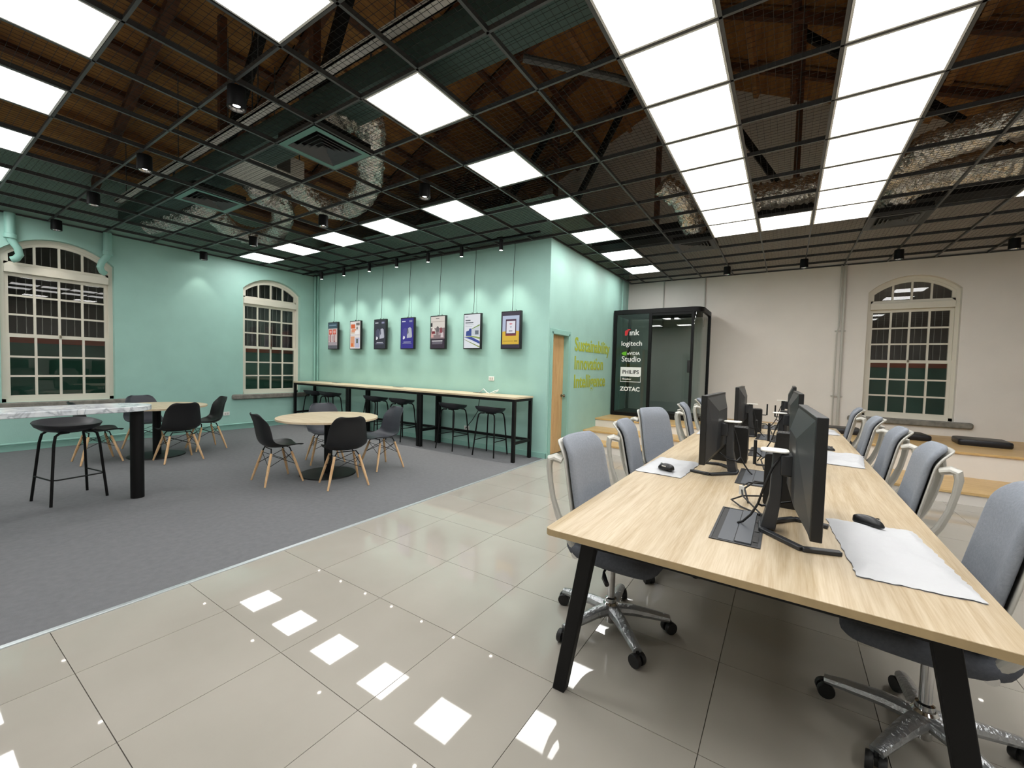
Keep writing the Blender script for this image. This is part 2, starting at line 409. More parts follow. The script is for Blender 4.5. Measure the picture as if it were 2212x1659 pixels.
# ------------------------------------------------------------------ platform and steps
st = thing('stair_platform', 'oak topped platform with steps along the end wall', None, (0, 0, 0)); struct(st)
def step(x0, x1, y0, y1, z0, z1):
    MB().box(x0, x1, y0+.02, y1, z0, z1-.03).build('riser', BEIGE, st, smooth=False)
    MB().box(x0, x1, y0, y1, z1-.03, z1).build('tread', TREAD, st, bevel=.003)
step(XP, XR, 6.76, 7.95, 0, .15)
step(XP, -1.3, 7.2, 7.95, .15, .31)
step(XP, XR, 7.78, YF, .15, .48)

# ------------------------------------------------------------------ windows
GREYB = mat('grey_bar', '#7c7874', .6)
def window(n, u0, f, wid, label, sill_ext):
    t = struct(thing('window_%d' % n, label, None))
    t['label'] = label
    u1 = u0+wid; D = .09                               # set back in the reveal
    def fr(poly, d0, d1, nm='frame', m=CREAM): return MB().prism(poly, d0, d1, f).build(nm, m, t, smooth=False, bevel=.004)
    P = arch_pts(u0, u1, WS, WA); Pi = arch_pts(u0+.05, u1-.05, WS-.02, WA-.055)
    b = MB()
    for (p, q, pi, qi) in zip(P, P[1:], Pi, Pi[1:]): b.prism([pi, qi, q, p], D, D+.09, f)
    b.prism([(u0, W0), (u0+.05, W0), (u0+.05, WS-.02), (u0, WS)], D, D+.09, f); b.prism([(u1-.05, W0), (u1, W0), (u1, WS), (u1-.05, WS-.02)], D, D+.09, f)
    b.prism([(u0, W0), (u1, W0), (u1, W0+.05), (u0, W0+.05)], D, D+.09, f)
    b.build('frame', CREAM, t, smooth=False)
    fr([(u0+.05, 2.63), (u1-.05, 2.63), (u1-.05, 2.74), (u0+.05, 2.74)], D-.02, D+.08, 'transom')
    # staff bead around reveal
    a, e = u0+.05, u1-.05; cw = (e-a-.09)/4
    cols = [a+.045+cw*k for k in range(5)]
    def sash(z0, z1, d, rows):
        s_ = MB()
        s_.prism([(a, z0), (a+.045, z0), (a+.045, z1), (a, z1)], d, d+.04, f); s_.prism([(e-.045, z0), (e, z0), (e, z1), (e-.045, z1)], d, d+.04, f)
        s_.prism([(a+.045, z0), (e-.045, z0), (e-.045, z0+.05), (a+.045, z0+.05)], d, d+.04, f); s_.prism([(a+.045, z1-.05), (e-.045, z1-.05), (e-.045, z1), (a+.045, z1)], d, d+.04, f)
        so = s_.build('sash', CREAM, t, smooth=False)
        h = (z1-z0-.1)/rows; zz = [z0+.05+h*k for k in range(rows+1)]
        for k in range(1, 4): MB().prism([(cols[k]-.014, zz[0]), (cols[k]+.014, zz[0]), (cols[k]+.014, zz[-1]), (cols[k]-.014, zz[-1])], d+.004, d+.034, f).build('muntin', CREAM, so, smooth=False)
        for k in range(1, rows): MB().prism([(cols[0], zz[k]-.014), (cols[4], zz[k]-.014), (cols[4], zz[k]+.014), (cols[0], zz[k]+.014)], d+.006, d+.032, f).build('muntin', CREAM, so, smooth=False)
        for i in range(4):
            for j in range(rows):
                MB().prism([(cols[i], zz[j]), (cols[i+1], zz[j]), (cols[i+1], zz[j+1]), (cols[i], zz[j+1])], d+.018, d+.021, f).build('pane', GLASS, so, smooth=False)
    sash(W0+.05, 1.735, D+.005, 3); sash(1.69, 2.63, D+.047, 3)
    # fanlight
    fo = MB()
    Po = arch_pts(a, e, WS-.02, WA-.055, 16); Pn = arch_pts(a+.045, e-.045, WS-.03, WA-.10, 16)
    for (p, q, pi, qi) in zip(Po, Po[1:], Pn, Pn[1:]): fo.prism([pi, qi, q, p], D+.01, D+.05, f)
    fo.prism([(a, 2.74), (a+.045, 2.78), (a+.045, WS-.03), (a, WS-.02)], D+.01, D+.05, f); fo.prism([(e-.045, 2.78), (e, 2.74), (e, WS-.02), (e-.045, WS-.03)], D+.01, D+.05, f)
    fo.prism([(a, 2.74), (e, 2.74), (e, 2.785), (a, 2.785)], D+.01, D+.05, f)
    so = fo.build('fanlight', CREAM, t, smooth=False)
    c_ = (a+e)/2; hw = (e-a)/2-.045; h = (WA-.10)-(WS-.03); rr = (hw*hw+h*h)/(2*h)
    top = lambda u: (WA-.10)-rr+math.sqrt(max(rr*rr-(u-c_)**2, 0))
    for k in range(1, 4): MB().prism([(cols[k]-.014, 2.78), (cols[k]+.014, 2.78), (cols[k]+.014, top(cols[k]+.014)+.01), (cols[k]-.014, top(cols[k]-.014)+.01)], D+.014, D+.044, f).build('muntin', CREAM, so, smooth=False)
    for i in range(4):
        us = [cols[i]+(cols[i+1]-cols[i])*k/4 for k in range(5)]
        MB().prism([(us[0], 2.785), (us[4], 2.785)]+[(u, top(u)) for u in us[::-1]], D+.028, D+.031, f).build('pane', GLASS, so, smooth=False)
    for k in range(8):
        u = cols[k//2]+cw*(.34+.36*(k % 2))
        MB().prism([(u-.004, 1.75), (u+.004, 1.75), (u+.004, WA-.10), (u-.004, WA-.10)], D+.12, D+.128, f).build('security_bar', GREYB, t, smooth=False)
    MB().prism(rrect(u0-sill_ext, u1+.22, W0-.10, W0+.003, .04, 4), -.06, .001, f).build('stone_sill', STONE, t, bevel=.02)
    MB().prism([(c_-.012, 1.70), (c_+.012, 1.70), (c_+.012, 1.745), (c_-.012, 1.745)], D-.012, D+.006, f).build('sash_latch', BRASS, t)
window(1, WINL[0][0], fL, 1.22, 'nearer arched cream sash window in the teal wall', .2)
window(2, WINL[1][0], fL, 1.22, 'farther arched cream sash window in the teal wall beside the bar table', .22)
window(3, WINF[0][0], fF, 1.18, 'arched cream sash window in the beige end wall', .2)
# outside corridor walls seen through the panes
def outside(nm, f, u0, u1, zb, label):
    o = MB().prism([(u0, 0), (u1, 0), (u1, zb), (u0, zb)], 1.5, 1.6, f).build(nm, EXTG, smooth=False); struct(o, label)
    MB().prism([(u0, zb), (u1, zb), (u1, zb+.09), (u0, zb+.09)], 1.48, 1.6, f).build('band', EXTR, o, smooth=False)
    MB().prism([(u0, zb+.09), (u1, zb+.09), (u1, 5), (u0, 5)], 1.5, 1.6, f).build('upper_wall', EXTD, o, smooth=False)
    MB().prism([(u0, -.05), (u1, -.05), (u1, 0), (u0, 0)], WT, 1.6, f).build('ground', EXTD, o, smooth=False)
def added_veranda_lamp(f, u, label):  # added lamp, out of view, to brighten the walls outside the panes
    t = thing('veranda_lamp', label, 'lamp')
    MB().prism([(u-.6, 3.95), (u+.6, 3.95), (u+.6, 4.02), (u-.6, 4.02)], .75, .87, f).build('housing', WHITEP, t, smooth=False)
    MB().prism([(u-.58, 3.91), (u+.58, 3.91), (u+.58, 3.95), (u-.58, 3.95)], .78, .84, f).build('tube', mat('tube_light', '#fff4e0', .4, emit=9), t, smooth=False)
added_veranda_lamp(fL, 3.2, 'fluorescent lamp of the veranda outside the window wall'); added_veranda_lamp(fF, 1.8, 'fluorescent lamp of the corridor outside the end window')
outside('wall_outside_left', fL, -3, 9.5, 1.63, 'green wainscot of the dark veranda outside')
outside('wall_outside_far', fF, -1.5, 5, 1.63, 'green wainscot outside behind the end window')

# ------------------------------------------------------------------ roof above the grid
rf = thing('roof', 'dark timber roof above the open ceiling grid', None); struct(rf)
def slope(x0, z0, x1, z1):
    L = math.hypot(x1-x0, z1-z0); n = 12; dv = Vector(((x1-x0)/L, 0, (z1-z0)/L)); nv = Vector((-dv.z, 0, dv.x))
    if nv.z < 0: nv = -nv
    step_ = L/n; ny = 10; sy_ = (YF+.3-(YB-.2))/ny
    ang = math.atan2(z1-z0, x1-x0)
    me = MB().cbox((0, 0, 0), (step_-.03, sy_-.05, .03)).mesh('roof_board'); me.materials.append(ROOFW)
    for i in range(n):
        for j in range(ny):
            c = Vector((x0, 0, z0))+dv*(step_*(i+.5))+nv*.06
            o = bpy.data.objects.new('roof_board', me); COL.objects.link(o); o.parent = rf
            o.location = (c.x, YB-.2+sy_*(j+.5), c.z); o.rotation_euler = (0, -ang, 0)
    for i in range(n+1):
        c = Vector((x0, 0, z0))+dv*(step_*i)
        MB().cbox((0, 0, 0), (.09, YF+.3-YB+.2, .10)).build('purlin', RAFTP if i % 4 == 2 else RAFT, rf, smooth=False, loc=(c.x, (YF+.3+YB-.2)/2, c.z), rot=(0, -ang, 0))
    for j in range(ny+1):
        y = YB-.2+sy_*j; a = Vector((x0, y, z0))-nv*.09; b = Vector((x1, y, z1))-nv*.09
        MB().bar(a, b, .10, .10, (0, 0, 1)).build('rafter', RAFT, rf, smooth=False)
    a = Vector((x0, 0, z0))+nv*.12; b = Vector((x1, 0, z1))+nv*.12
    MB().add([(a.x, YB-.3, a.z), (a.x, YF+.4, a.z), (b.x, YF+.4, b.z), (b.x, YB-.3, b.z)], [(0, 1, 2, 3)]).build('roof_cover', mat('roof_felt', '#1c1512', .9), rf, smooth=False, solid=.04)
slope(XL-.3, EAVE_L-.13, RIDGE_X, RIDGE_Z); slope(XR+.2, EAVE_R-.1, RIDGE_X, RIDGE_Z)
def truss(y, m, label):
    t = thing('roof_truss', label, 'truss', (0, y, 3.8))
    for k in range(3): MB().box(XL, XR, -.17+.115*k, -.06+.115*k, -.09, .12).build('tie_board', m, t, smooth=False)
    for x in (-6, -4, -2, 0, 2.4):
        zt = RIDGE_Z-.45*abs(x-RIDGE_X)-3.95
        MB().box(x-.04, x+.04, -.05, .03, .1, zt).build('post', RAFT, t, smooth=False)
    for x0, x1 in ((-6, -4), (-4, -2), (0, -2), (2.4, 0)):
        zt = RIDGE_Z-.45*abs(x1-RIDGE_X)-4.1
        MB().bar((x0, 0, .12), (x1, 0, zt), .09, .09).build('strut', BLACK, t, smooth=False)
truss(2.42, mat('dark_teal_board', '#3d524d', .6), 'teal boarded tie beam of the roof truss over the carpet side')
truss(7.5, BLACK, 'black tie beam of the roof truss nearer the end wall')
# upper cable tray
t = thing('cable_tray', 'pale perforated cable tray above the grid beside the teal beam', 'cable tray', (0, 2.12, 3.86))
MB().box(-8.9, -1.9, -.045, .045, 0, .012).build('tray_floor', AHUG, t); MB().box(-8.9, -1.9, -.045, -.035, 0, .04).build('side_rail', AHUG, t); MB().box(-8.9, -1.9, .035, .045, 0, .04).build('side_rail', AHUG, t)
for x in (-8.5, -6.5, -4.5, -2.5): MB().bar((x, 0, .01), (x, 0, 1.1), .008, .008).build('hanger', GRID, t)

# ------------------------------------------------------------------ ceiling grid
PXL, PXR, PY = .6225, .60, .608
cx = lambda k: -2.5+(PXL if k < 0 else PXR)*k
gx = sorted({round((cx(k)+cx(k+1))/2, 4) for k in range(-12, 13)})
gx = [x for x in gx if XL+.05 < x < XR]
ry = lambda k: 2.37+PY*k
gy = [2.066+PY*k for k in range(-8, 13) if YB+.1 < 2.066+PY*k < YF-.05]
cg = thing('ceiling', 'open black metal ceiling grid with wire mesh infill', None, (0, 0, ZC)); struct(cg)
def tbar_y(x, y0, y1):
    MB().box(x-.010, x+.010, y0, y1, 0, .004).box(x-.003, x+.003, y0, y1, .004, .04).build('main_runner', GRID, cg, smooth=False)
def tbar_x(y, x0, x1):
    MB().box(x0, x1, y-.009, y+.009, 0, .0035).box(x0, x1, y-.003, y+.003, .004, .038).build('cross_runner', GRID, cg, smooth=False)
for x in gx:
    tbar_y(x, YB, YP if x < XP else YF)
for y in gy:
    tbar_x(y, XL if y < YP else XP, XR)
for (a, b_) in (((XL, YB), (XL, YP)), ((XL, YP), (XP, YP)), ((XP, YP), (XP, YF)), ((XP, YF), (XR, YF))):
    o = MB().bar((a[0], a[1], .012), (b_[0], b_[1], .012), .04, .024).build('wall_angle', GRID, cg, smooth=False)
colw = lambda k: (PXL if k < 0 else PXR)
lit = []          # (ix, iy) lit cells; cell ix centre cx(ix), iy centre ry(iy)
for k in range(-5, 8): lit += [(3, k), (5, k)]
lit += [(4, 7)]
colm = [(0, k) for k in (-6, -4, -2, 0, 2, 4, 6, 8, 10)]
colm_ = [(0, k) for k in (-8, -6, -4)] ; colm = [(0, -2), (0, 0), (0, 2), (0, 4), (0, 6), (0, 8), (0, 10)]
rowf = [(-k, 3) for k in (2, 4, 6, 8, 10)]
rown = [(-k, -3) for k in (2, 4, 6, 8, 10)]
rowb = [(-k, -7) for k in (2, 4, 6, 8, 10)]  # unseen row added behind the viewer to brighten the left side
colr = [(8, k) for k in (-5, -3, -1, 1, 3, 5, 7)]
vents = [(-2, 0), (-6, 0), (2, 8), (6, 8)]
allcells = set(lit+colm+rowf+rown+rowb+colr+vents)
MM = {}
def meshpanel(wd):
    if wd not in MM:
        b = MB(); n = 12; hx, hy = wd/2-.014, PY/2-.014; q = .0009
        for k in range(1, n):
            x = -hx+2*hx*k/n; b.box(x-q, x+q, -hy, hy, .006, .006+2*q)
            y = -hy+2*hy*k/n; b.box(-hx, hx, y-q, y+q, .006+2*q, .006+4*q)
        me = b.mesh('mesh_panel', False); me.materials.append(WIRE); MM[wd] = me
    return MM[wd]
for ix in range(-11, 12):
    for iy in range(-5, 12):
        x, y = cx(ix), ry(iy); wd = colw(ix)
        if (ix, iy) in allcells or x < XL+.2 or x > 4.2 or y > YF-.25: continue
        if x < XP-.1 and y > YP-.2: continue
        if iy < -2 and ix > 1: continue
        o = bpy.data.objects.new('mesh_panel', meshpanel(wd)); COL.objects.link(o); o.parent = cg; o.location = (x, y, 0)
ORD = ['first', 'second', 'third', 'fourth', 'fifth', 'sixth', 'seventh', 'eighth', 'ninth', 'tenth', 'eleventh', 'twelfth', 'thirteenth', 'fourteenth', 'fifteenth']
LM = {}
def led(ix, iy, label, group):
    x, y = cx(ix), ry(iy); wd = colw(ix)
    t = thing('ceiling_light', label, 'ceiling light', (x, y, ZC), 0, group)
    hx, hy = wd/2-.013, PY/2-.013
    key = (wd, 'strip' in group)
    if key not in LM:
        b = MB()
        b.box(-hx, -hx+.014, -hy, hy, .0, .03).box(hx-.014, hx, -hy, hy, .0, .03).box(-hx+.014, hx-.014, -hy, -hy+.014, .0, .03).box(-hx+.014, hx-.014, hy-.014, hy, .0, .03)
        b.box(-hx, hx, -hy, hy, .03, .035)
        f_ = b.mesh('frame'); f_.materials.append(WHITEP)
        g_ = MB().box(-hx+.014, hx-.014, -hy+.014, hy-.014, .004, .012).mesh('diffuser'); g_.materials.append(LEDS if key[1] else LED)
        LM[key] = (f_, g_)
    for nm, me in zip(('frame', 'diffuser'), LM[key]):
        o = bpy.data.objects.new(nm, me); COL.objects.link(o); o.parent = t
for k in range(-5, 8):
    n = ORD[7-k]
    led(3, k, 'white LED panel, %s from the far end of the left light strip' % n, 'left LED strip over the long desk')
    led(5, k, 'white LED panel, %s from the far end of the right light strip' % n, 'right LED strip over the long desk')
led(4, 7, 'white LED panel bridging the far ends of the two light strips', 'LED strips over the long desk')
for n, (a, b_) in enumerate(colm): led(a, b_, 'square white LED panel, %s from the end wall in the column beside the partition' % ORD[len(colm)-1-n], 'LED panels along the walkway')
for n, (a, b_) in enumerate(rowf): led(a, b_, 'square white LED panel near the screens wall, %s from the partition corner' % ORD[n], 'LED panels in row before the screens')
for n, (a, b_) in enumerate(rown): led(a, b_, 'square white LED panel over the near carpet, %s from the walkway' % ORD[n], 'LED panels over the near carpet')
for n, (a, b_) in enumerate(rowb): led(a, b_, 'square white LED panel over the rear carpet behind the viewer, %s from the walkway' % ORD[n], 'LED panels over the rear carpet')
for n, (a, b_) in enumerate(colr): led(a, b_, 'square white LED panel right of the light strips, %s from the end wall' % ORD[len(colr)-1-n], 'LED panels along the right side')

# ceiling vents
LOUV = mat('louver_grey', '#4a4d4e', .4)
def vent(ix, iy, m, label):
    t = thing('air_vent', label, 'air vent', (cx(ix), ry(iy), ZC-.004), 0, 'square ceiling air diffusers')
    h = .29
    def ring(a, b_, z0, z1, nm, mm):
        q = MB()
        o_ = [(-a, -a), (a, -a), (a, a), (-a, a)]; i_ = [(-b_, -b_), (b_, -b_), (b_, b_), (-b_, b_)]
        for k in range(4):
            k2 = (k+1) % 4
            q.add([(o_[k][0], o_[k][1], z0), (o_[k2][0], o_[k2][1], z0), (i_[k2][0], i_[k2][1], z1), (i_[k][0], i_[k][1], z1)], [(0, 1, 2, 3)])
        return q.build(nm, mm, t, smooth=False, solid=.003)
    ring(h, .235, 0, 0, 'frame', m)
    for k in range(5): ring(.232-.044*k, .200-.044*k, .0, .034, 'louver', LOUV)
    MB().box(-.235, .235, -.235, .235, .06, .065).box(-h, h, -h, -h+.004, 0, .1).box(-h, h, h-.004, h, 0, .1).box(-h, -h+.004, -h, h, 0, .1).box(h-.004, h, -h, h, 0, .1).build('plenum_box', BLACK, t, smooth=False)
VT = mat('vent_teal', '#5f8a80', .5)  # teal darkened: shade on the unlit vent frames is put into the colour
vent(-2, 0, VT, 'teal framed square air vent beside the big hooped duct')
vent(-6, 0, VT, 'teal framed square air vent under the air handler, farther one')
vent(2, 8, GREYP, 'grey square air vent left of the light strips')
vent(6, 8, GREYP, 'grey square air vent right of the light strips')

# air handler and ducts
t = thing('air_handler', 'light grey air handling box hung above the grid', 'air conditioner', (-5.5, 2.66, 3.70))
MB().box(-.35, .35, -.31, .32, 0, .23).build('casing', AHUG, t, bevel=.008)
MB().box(.35, .355, -.02, .14, .02, .22).build('dark_panel', mat('dark_filter', '#4b4a47', .7), t)
MB().box(-.12, .14, .02, .30, -.006, 0).build('bottom_panel', mat('mid_grey_sheet', '#6c6a65', .5), t)
MB().box(-.62, -.35, -.30, .10, .03, .24).build('intake', BLACK, t)
for x in (-.3, .3):
    for y in (-.27, .28): MB().bar((x, y, .2), (x, y, 1.6), .01, .01).build('hanger_rod', GRID, t)
def duct(pts, r, label, n=64):
    P = [Vector(p) for p in pts]; Q = []
    m = len(P)-1
    for i in range(n+1):
        s_ = m*i/n; k = min(int(s_), m-1); u = s_-k
        p0, p1, p2, p3 = P[max(k-1, 0)], P[k], P[k+1], P[min(k+2, m)]
        Q.append(.5*((2*p1)+(-p0+p2)*u+(2*p0-5*p1+4*p2-p3)*u*u+(-p0+3*p1-3*p2+p3)*u**3))
    rs = [r*(1+(.06 if i % 2 else -.06)+random.uniform(-.03, .03)) for i in range(n+1)]
    b = MB().tube(Q, rs, 20)
    b.v = [tuple(c_+random.uniform(-.011, .011) for c_ in p) for p in b.v]
    o = b.build('flexible_duct', FOIL, ang=.45); tag(o, label, 'duct', 'silver flexible air ducts'); return o
def hung(o, x, y, z0, z1):
    MB().bar((x, y, z0), (x, y, z1), .006, .03).build('hanger_strap', GRID, o, smooth=False)
o = duct([(-5.50, 3.0, 3.80), (-5.75, 3.45, 3.74), (-5.72, 3.78, 3.72), (-5.25, 3.80, 3.72), (-4.54, 3.48, 3.75), (-3.95, 3.03, 3.80), (-3.62, 2.75, 3.86), (-3.62, 2.48, 3.80), (-3.74, 2.38, 3.60)], .15, 'silver flexible duct in a big hoop beside the air handler', 90); hung(o, -4.54, 3.48, 3.85, 5.4)
o = duct([(-5.9, 2.72, 3.80), (-6.15, 2.95, 3.74), (-6.25, 3.25, 3.72), (-6.85, 3.60, 3.70), (-7.75, 3.92, 3.70), (-8.25, 3.80, 3.70), (-8.16, 3.36, 3.72), (-7.6, 2.95, 3.74)], .15, 'silver flexible duct looping beyond the air handler', 90); hung(o, -7.75, 3.92, 3.8, 4.7)
o = duct([(-9.15, 2.58, 3.68), (-8.46, 2.70, 3.68), (-7.73, 2.76, 3.70), (-7.30, 2.72, 3.74), (-6.9, 2.55, 3.78)], .14, 'silver flexible duct stub over the window wall side', 60); hung(o, -8.46, 2.7, 3.78, 4.5)
duct([(-1.6, 6.2, 4.1), (-1.36, 6.45, 3.9), (-1.33, 6.85, 3.76), (-1.31, 7.12, 3.68), (-1.3, 7.22, 3.58)], .15, 'silver flexible duct dropping to the vent left of the strips', 40)
o = duct([(-.9, 6.45, 3.85), (-.4, 6.40, 3.75), (.2, 6.40, 3.75), (.7, 6.45, 3.85)], .16, 'silver flexible duct crossing between the two light strips', 50); hung(o, 0, 6.4, 3.85, 6.6)
o = duct([(.82, 7.0, 3.95), (.91, 6.85, 3.88), (1.08, 6.30, 3.88), (1.40, 6.05, 3.88), (1.9, 5.88, 3.9), (3.2, 5.75, 3.95)], .16, 'upper silver flexible duct right of the light strips', 60); hung(o, 1.9, 5.88, 4.0, 5.7)
o = duct([(1.1, 7.25, 3.60), (1.05, 7.12, 3.72), (1.23, 6.80, 3.76), (1.61, 6.68, 3.76), (2.1, 6.62, 3.76), (3.4, 6.55, 3.8)], .17, 'lower silver flexible duct bending to the vent right of the strips', 70); hung(o, 2.1, 6.62, 3.86, 5.6)
pipe('ceiling_conduit', [(-1.75, 2.7, 3.75), (-1.2, 3.2, 3.7), (-.75, 3.9, 3.72), (-.6, 4.6, 3.8)], .03, mat('grey_conduit', '#4c4d4c', .5), 'grey flexible conduit above the grid beside the left light strip')

# downlights hanging under the grid
def lampspot(o, power, ang, parent, loc, rot=(0, 0, 0), blend=.45):
    l = bpy.data.lights.new('lamp', 'SPOT'); l.energy = power; l.spot_size = ang; l.spot_blend = blend; l.shadow_soft_size = .025; l.color = (1, .95, .86)
    k = bpy.data.objects.new('lamp_beam', l); COL.objects.link(k); k.parent = parent; k.location = loc; k.rotation_euler = rot
def downlight(x, y, label, on=True):
    t = thing('downlight', label, 'downlight', (x, y, ZC), 0, 'black cylinder downlights under the grid')
    MB().lathe([(.02, .0), (.06, -.005), (.062, -.15), (.055, -.152), (.053, -.13)], 20).build('cylinder', BLACK, t)
    MB().lathe([(.0, -.128), (.045, -.128), (.052, -.145), (.05, -.128)], 20).build('reflector', CHROME, t)
    MB().lathe([(.001, -.131), (.024, -.131), (.024, -.129), (.001, -.129)], 14).build('lens', LENS, t)
    if on: lampspot(None, DOWN_W, R(70), t, (0, 0, -.16))
for i, x in enumerate((-3.5, -5.45, -7.25, -9.2)): downlight(x, 1.5, 'black cylinder downlight, %s from the walkway in the near row over the carpet' % ORD[i])
for i, x in enumerate((-3.47, -5.41, -7.36, -9.25)): downlight(x, 3.4, 'black cylinder downlight, %s from the walkway in the far row over the carpet' % ORD[i])
for i, x in enumerate((-1.02, .18, 1.41, 2.63)): downlight(x, 8.9, 'black cylinder downlight before the end wall, %s from the booth' % ORD[i], False)

# ------------------------------------------------------------------ screens on the poster wall
def screen_shapes(k):
    # polygons in unit picture space u 0..1 (left to right), v 0..1 (bottom to top)
    r = lambda a, b, c, d, col: ([(a, c), (b, c), (b, d), (a, d)], col)
    if k == 0:
        L = [r(0, 1, 0, 1, '#c9b9b4'), r(0, 1, .78, 1, '#3b5560'), r(.1, .9, .88, .93, '#6d8794'), r(0, 1, 0, .13, '#5c5f66')]
        for a, b_ in ((.1, .42), (.52, .86)):
            L += [r(a, b_, .55, .74, '#c9482f'), r(a+.05, b_-.05, .6, .7, '#e8a79a'), r(a+.1, b_-.12, .16, .55, '#8e3f44'), r(a+.14, b_-.17, .3, .6, '#f0dcd8'), r(a-.05, a+.06, .3, .5, '#b59aa0')]
        return L+[r(0, 1, .13, .25, '#a39a9e')]
    if k == 1:
        L = [r(0, 1, 0, 1, '#e9e2dc'), r(0, 1, .49, .51, '#c9bfc4'), r(.08, .5, .74, .9, '#d8683d'), r(.6, .95, .85, .95, '#77706c'), r(.05, .45, .05, .45, '#dda17e'), r(.1, .3, .08, .2, '#e0703a'), r(.5, .95, .03, .4, '#b9bcd2'), r(.62, .8, .2, .36, '#5f6a62')]
        L += [([(.6, .75), (.7, .67), (.8, .75), (.7, .83)], '#8c8a84'), r(.08, .45, .55, .68, '#d9c9b6'), r(.15, .6, .6, .72, '#e29a78'), r(.5, .9, .54, .66, '#f4f1ee')]
        return L
    if k in (2, 3):
        bg = '#2c2738' if k == 2 else '#35278a'
        L = [r(0, 1, 0, 1, bg), r(.08, .36, .885, .915, '#dfe0ea'), r(.66, .9, .87, .93, '#8f8fae'), r(.22, .8, .2, .22, '#c9cad6'), r(.14, .86, .155, .175, '#8d8ca8')]
        L += [([(.48, .34), (.5, .62), (.58, .68), (.74, .7), (.84, .66), (.9, .4), (.86, .36)], '#b9bac6'), ([(.5, .62), (.58, .68), (.62, .52), (.52, .45)], '#555566'), ([(.12, .36), (.15, .62), (.3, .69), (.48, .66), (.46, .4)], '#4a4862' if k == 2 else '#4b4192'), ([(.16, .32), (.2, .42), (.32, .4), (.34, .34), (.22, .3)], '#ececf2')]
        return L
    if k == 4:
        L = [r(0, 1, 0, 1, '#3a2f3c'), r(0, 1, .62, 1, '#e0d8cf'), r(0, 1, .3, .64, '#8d7a7c'), r(0, .12, .68, .8, '#2e2a2c'), r(.35, .6, .93, .95, '#7a7470'), r(.02, .98, .83, .845, '#b0a79c'), r(.1, .85, .215, .24, '#f0eef0')]
        for q in range(3): L.append(r(.12, .85, .13+.025*q, .142+.025*q, '#8d8894'))
        for (a, b_, c_) in ((.12, .42, '#d9a9a2'), (.3, .5, '#c2bdb8'), (.66, .5, '#b3a3a6'), (.82, .42, '#d7c9cb'), (.5, .6, '#6b6566'), (.2, .56, '#efe6dd'), (.74, .56, '#8c4a52')):
            L.append(([(a-.1, b_-.08), (a+.1, b_-.08), (a+.08, b_+.06), (a, b_+.1), (a-.08, b_+.06)], c_))
        L.append(([(.08, .46), (.34, .46), (.3, .54), (.12, .54)], '#7a2330'))
        return L
    if k == 5:
        L = [r(0, 1, 0, 1, '#e6e9ee'), r(.08, .25, .92, .94, '#8a93a0'), r(.08, .4, .81, .84, '#454a52'), r(.08, .58, .74, .77, '#454a52'), r(.08, .6, .69, .7, '#9aa0a8'), r(.08, .5, .64, .65, '#9aa0a8')]
        L += [([(.12, .36), (.14, .5), (.3, .52), (.34, .58), (.48, .58), (.48, .36)], '#3c4f92'), ([(.5, .56), (.98, .68), (.98, .36), (.5, .38)], '#cfd6dc'), ([(.5, .56), (.98, .66), (.98, .7), (.5, .58)], '#7e9a4c'), r(.7, .92, .4, .52, '#6d7480'), ([(0, .34), (.55, .36), (1, .32), (1, .26), (.5, .33)], '#8fa35c'), ([(0, .33), (.5, .33), (1, .2), (1, .12), (.4, .26)], '#3f4c9a'), ([(0, .26), (.05, .26), (1, .05), (1, .01)], '#93a05a')]
        return L
    L = [r(0, 1, 0, 1, '#33263c'), r(.04, .96, .1, .9, '#b9c4dc'), ([(.04, .1), (.96, .1), (.96, .46), (.75, .48), (.5, .44), (.2, .47), (.04, .46)], '#e0b83c'), r(.22, .8, .34, .8, '#4b2540'), r(.22, .8, .34, .39, '#7b2f3c'), r(.27, .75, .41, .75, '#e9e8f0')]
    L += [([(.4, .67), (.5, .645), (.61, .67), (.5, .695)], '#d98590'), ([(.45, .59), (.51, .55), (.57, .59), (.51, .62)], '#b9b9c6'), r(.4, .6, .46, .485, '#7c7c8c'), r(.1, .65, .18, .2, '#b08f32'), r(.7, .88, .18, .2, '#6e5a26')]
    return L
TVL = ['screen with two red and white figures, farthest left of the hanging screens', 'screen with orange and white collage, second hanging screen from the corner', 'dark charcoal screen showing a grey device, third hanging screen', 'indigo screen showing a pale device, middle of the hanging screens', 'screen with a pale crowd photo and dark caption area', 'white screen with blue building and green swoosh', 'screen with a phone on blue and yellow, nearest the door']
for k in range(7):
    x = -8.60+.80*k+(0.005*k)
    t = thing('wall_screen', TVL[k], 'screen', (x, YP-.10, 1.73), R(-3), 'hanging poster screens')
    W_, H_ = .40, .615
    MB().box(-W_/2, W_/2, 0, .045, 0, H_).build('housing', BLACKP, t, bevel=.004)
    MB().box(-.1, .1, .045, .10, .2, .42).build('wall_mount', BLACK, t)
    b = MB(); bz = .017
    for n, (poly, col) in enumerate(screen_shapes(k)):
        pts = [(-W_/2+bz+(W_-2*bz)*u, -.0012-.0002*n, bz+(H_-2*bz)*v) for u, v in poly]
        b.add(pts, [tuple(range(len(pts)))], lin(col))
    me = b.mesh('picture', False); ca = me.color_attributes.new('print', 'FLOAT_COLOR', 'CORNER')
    for p in me.polygons:
        for li in p.loop_indices: ca.data[li].color = b.c[p.index]
    mk('picture', me, SCREEN, t, False)
    P = [(.0, .03, H_), (.005, .035, H_+.25), (-.012, .05, H_+.6), (.004, .06, H_+1.0), (0, .06, ZC-1.73+.01)]
    MB().tube(P, .004, 6).build('power_cable', RUBBER, t)
    MB().box(-.025, -.015, .015, .03, H_, H_+.02).box(.085, .095, .015, .03, H_, H_+.02).build('hanging_tab', CHROME, t)
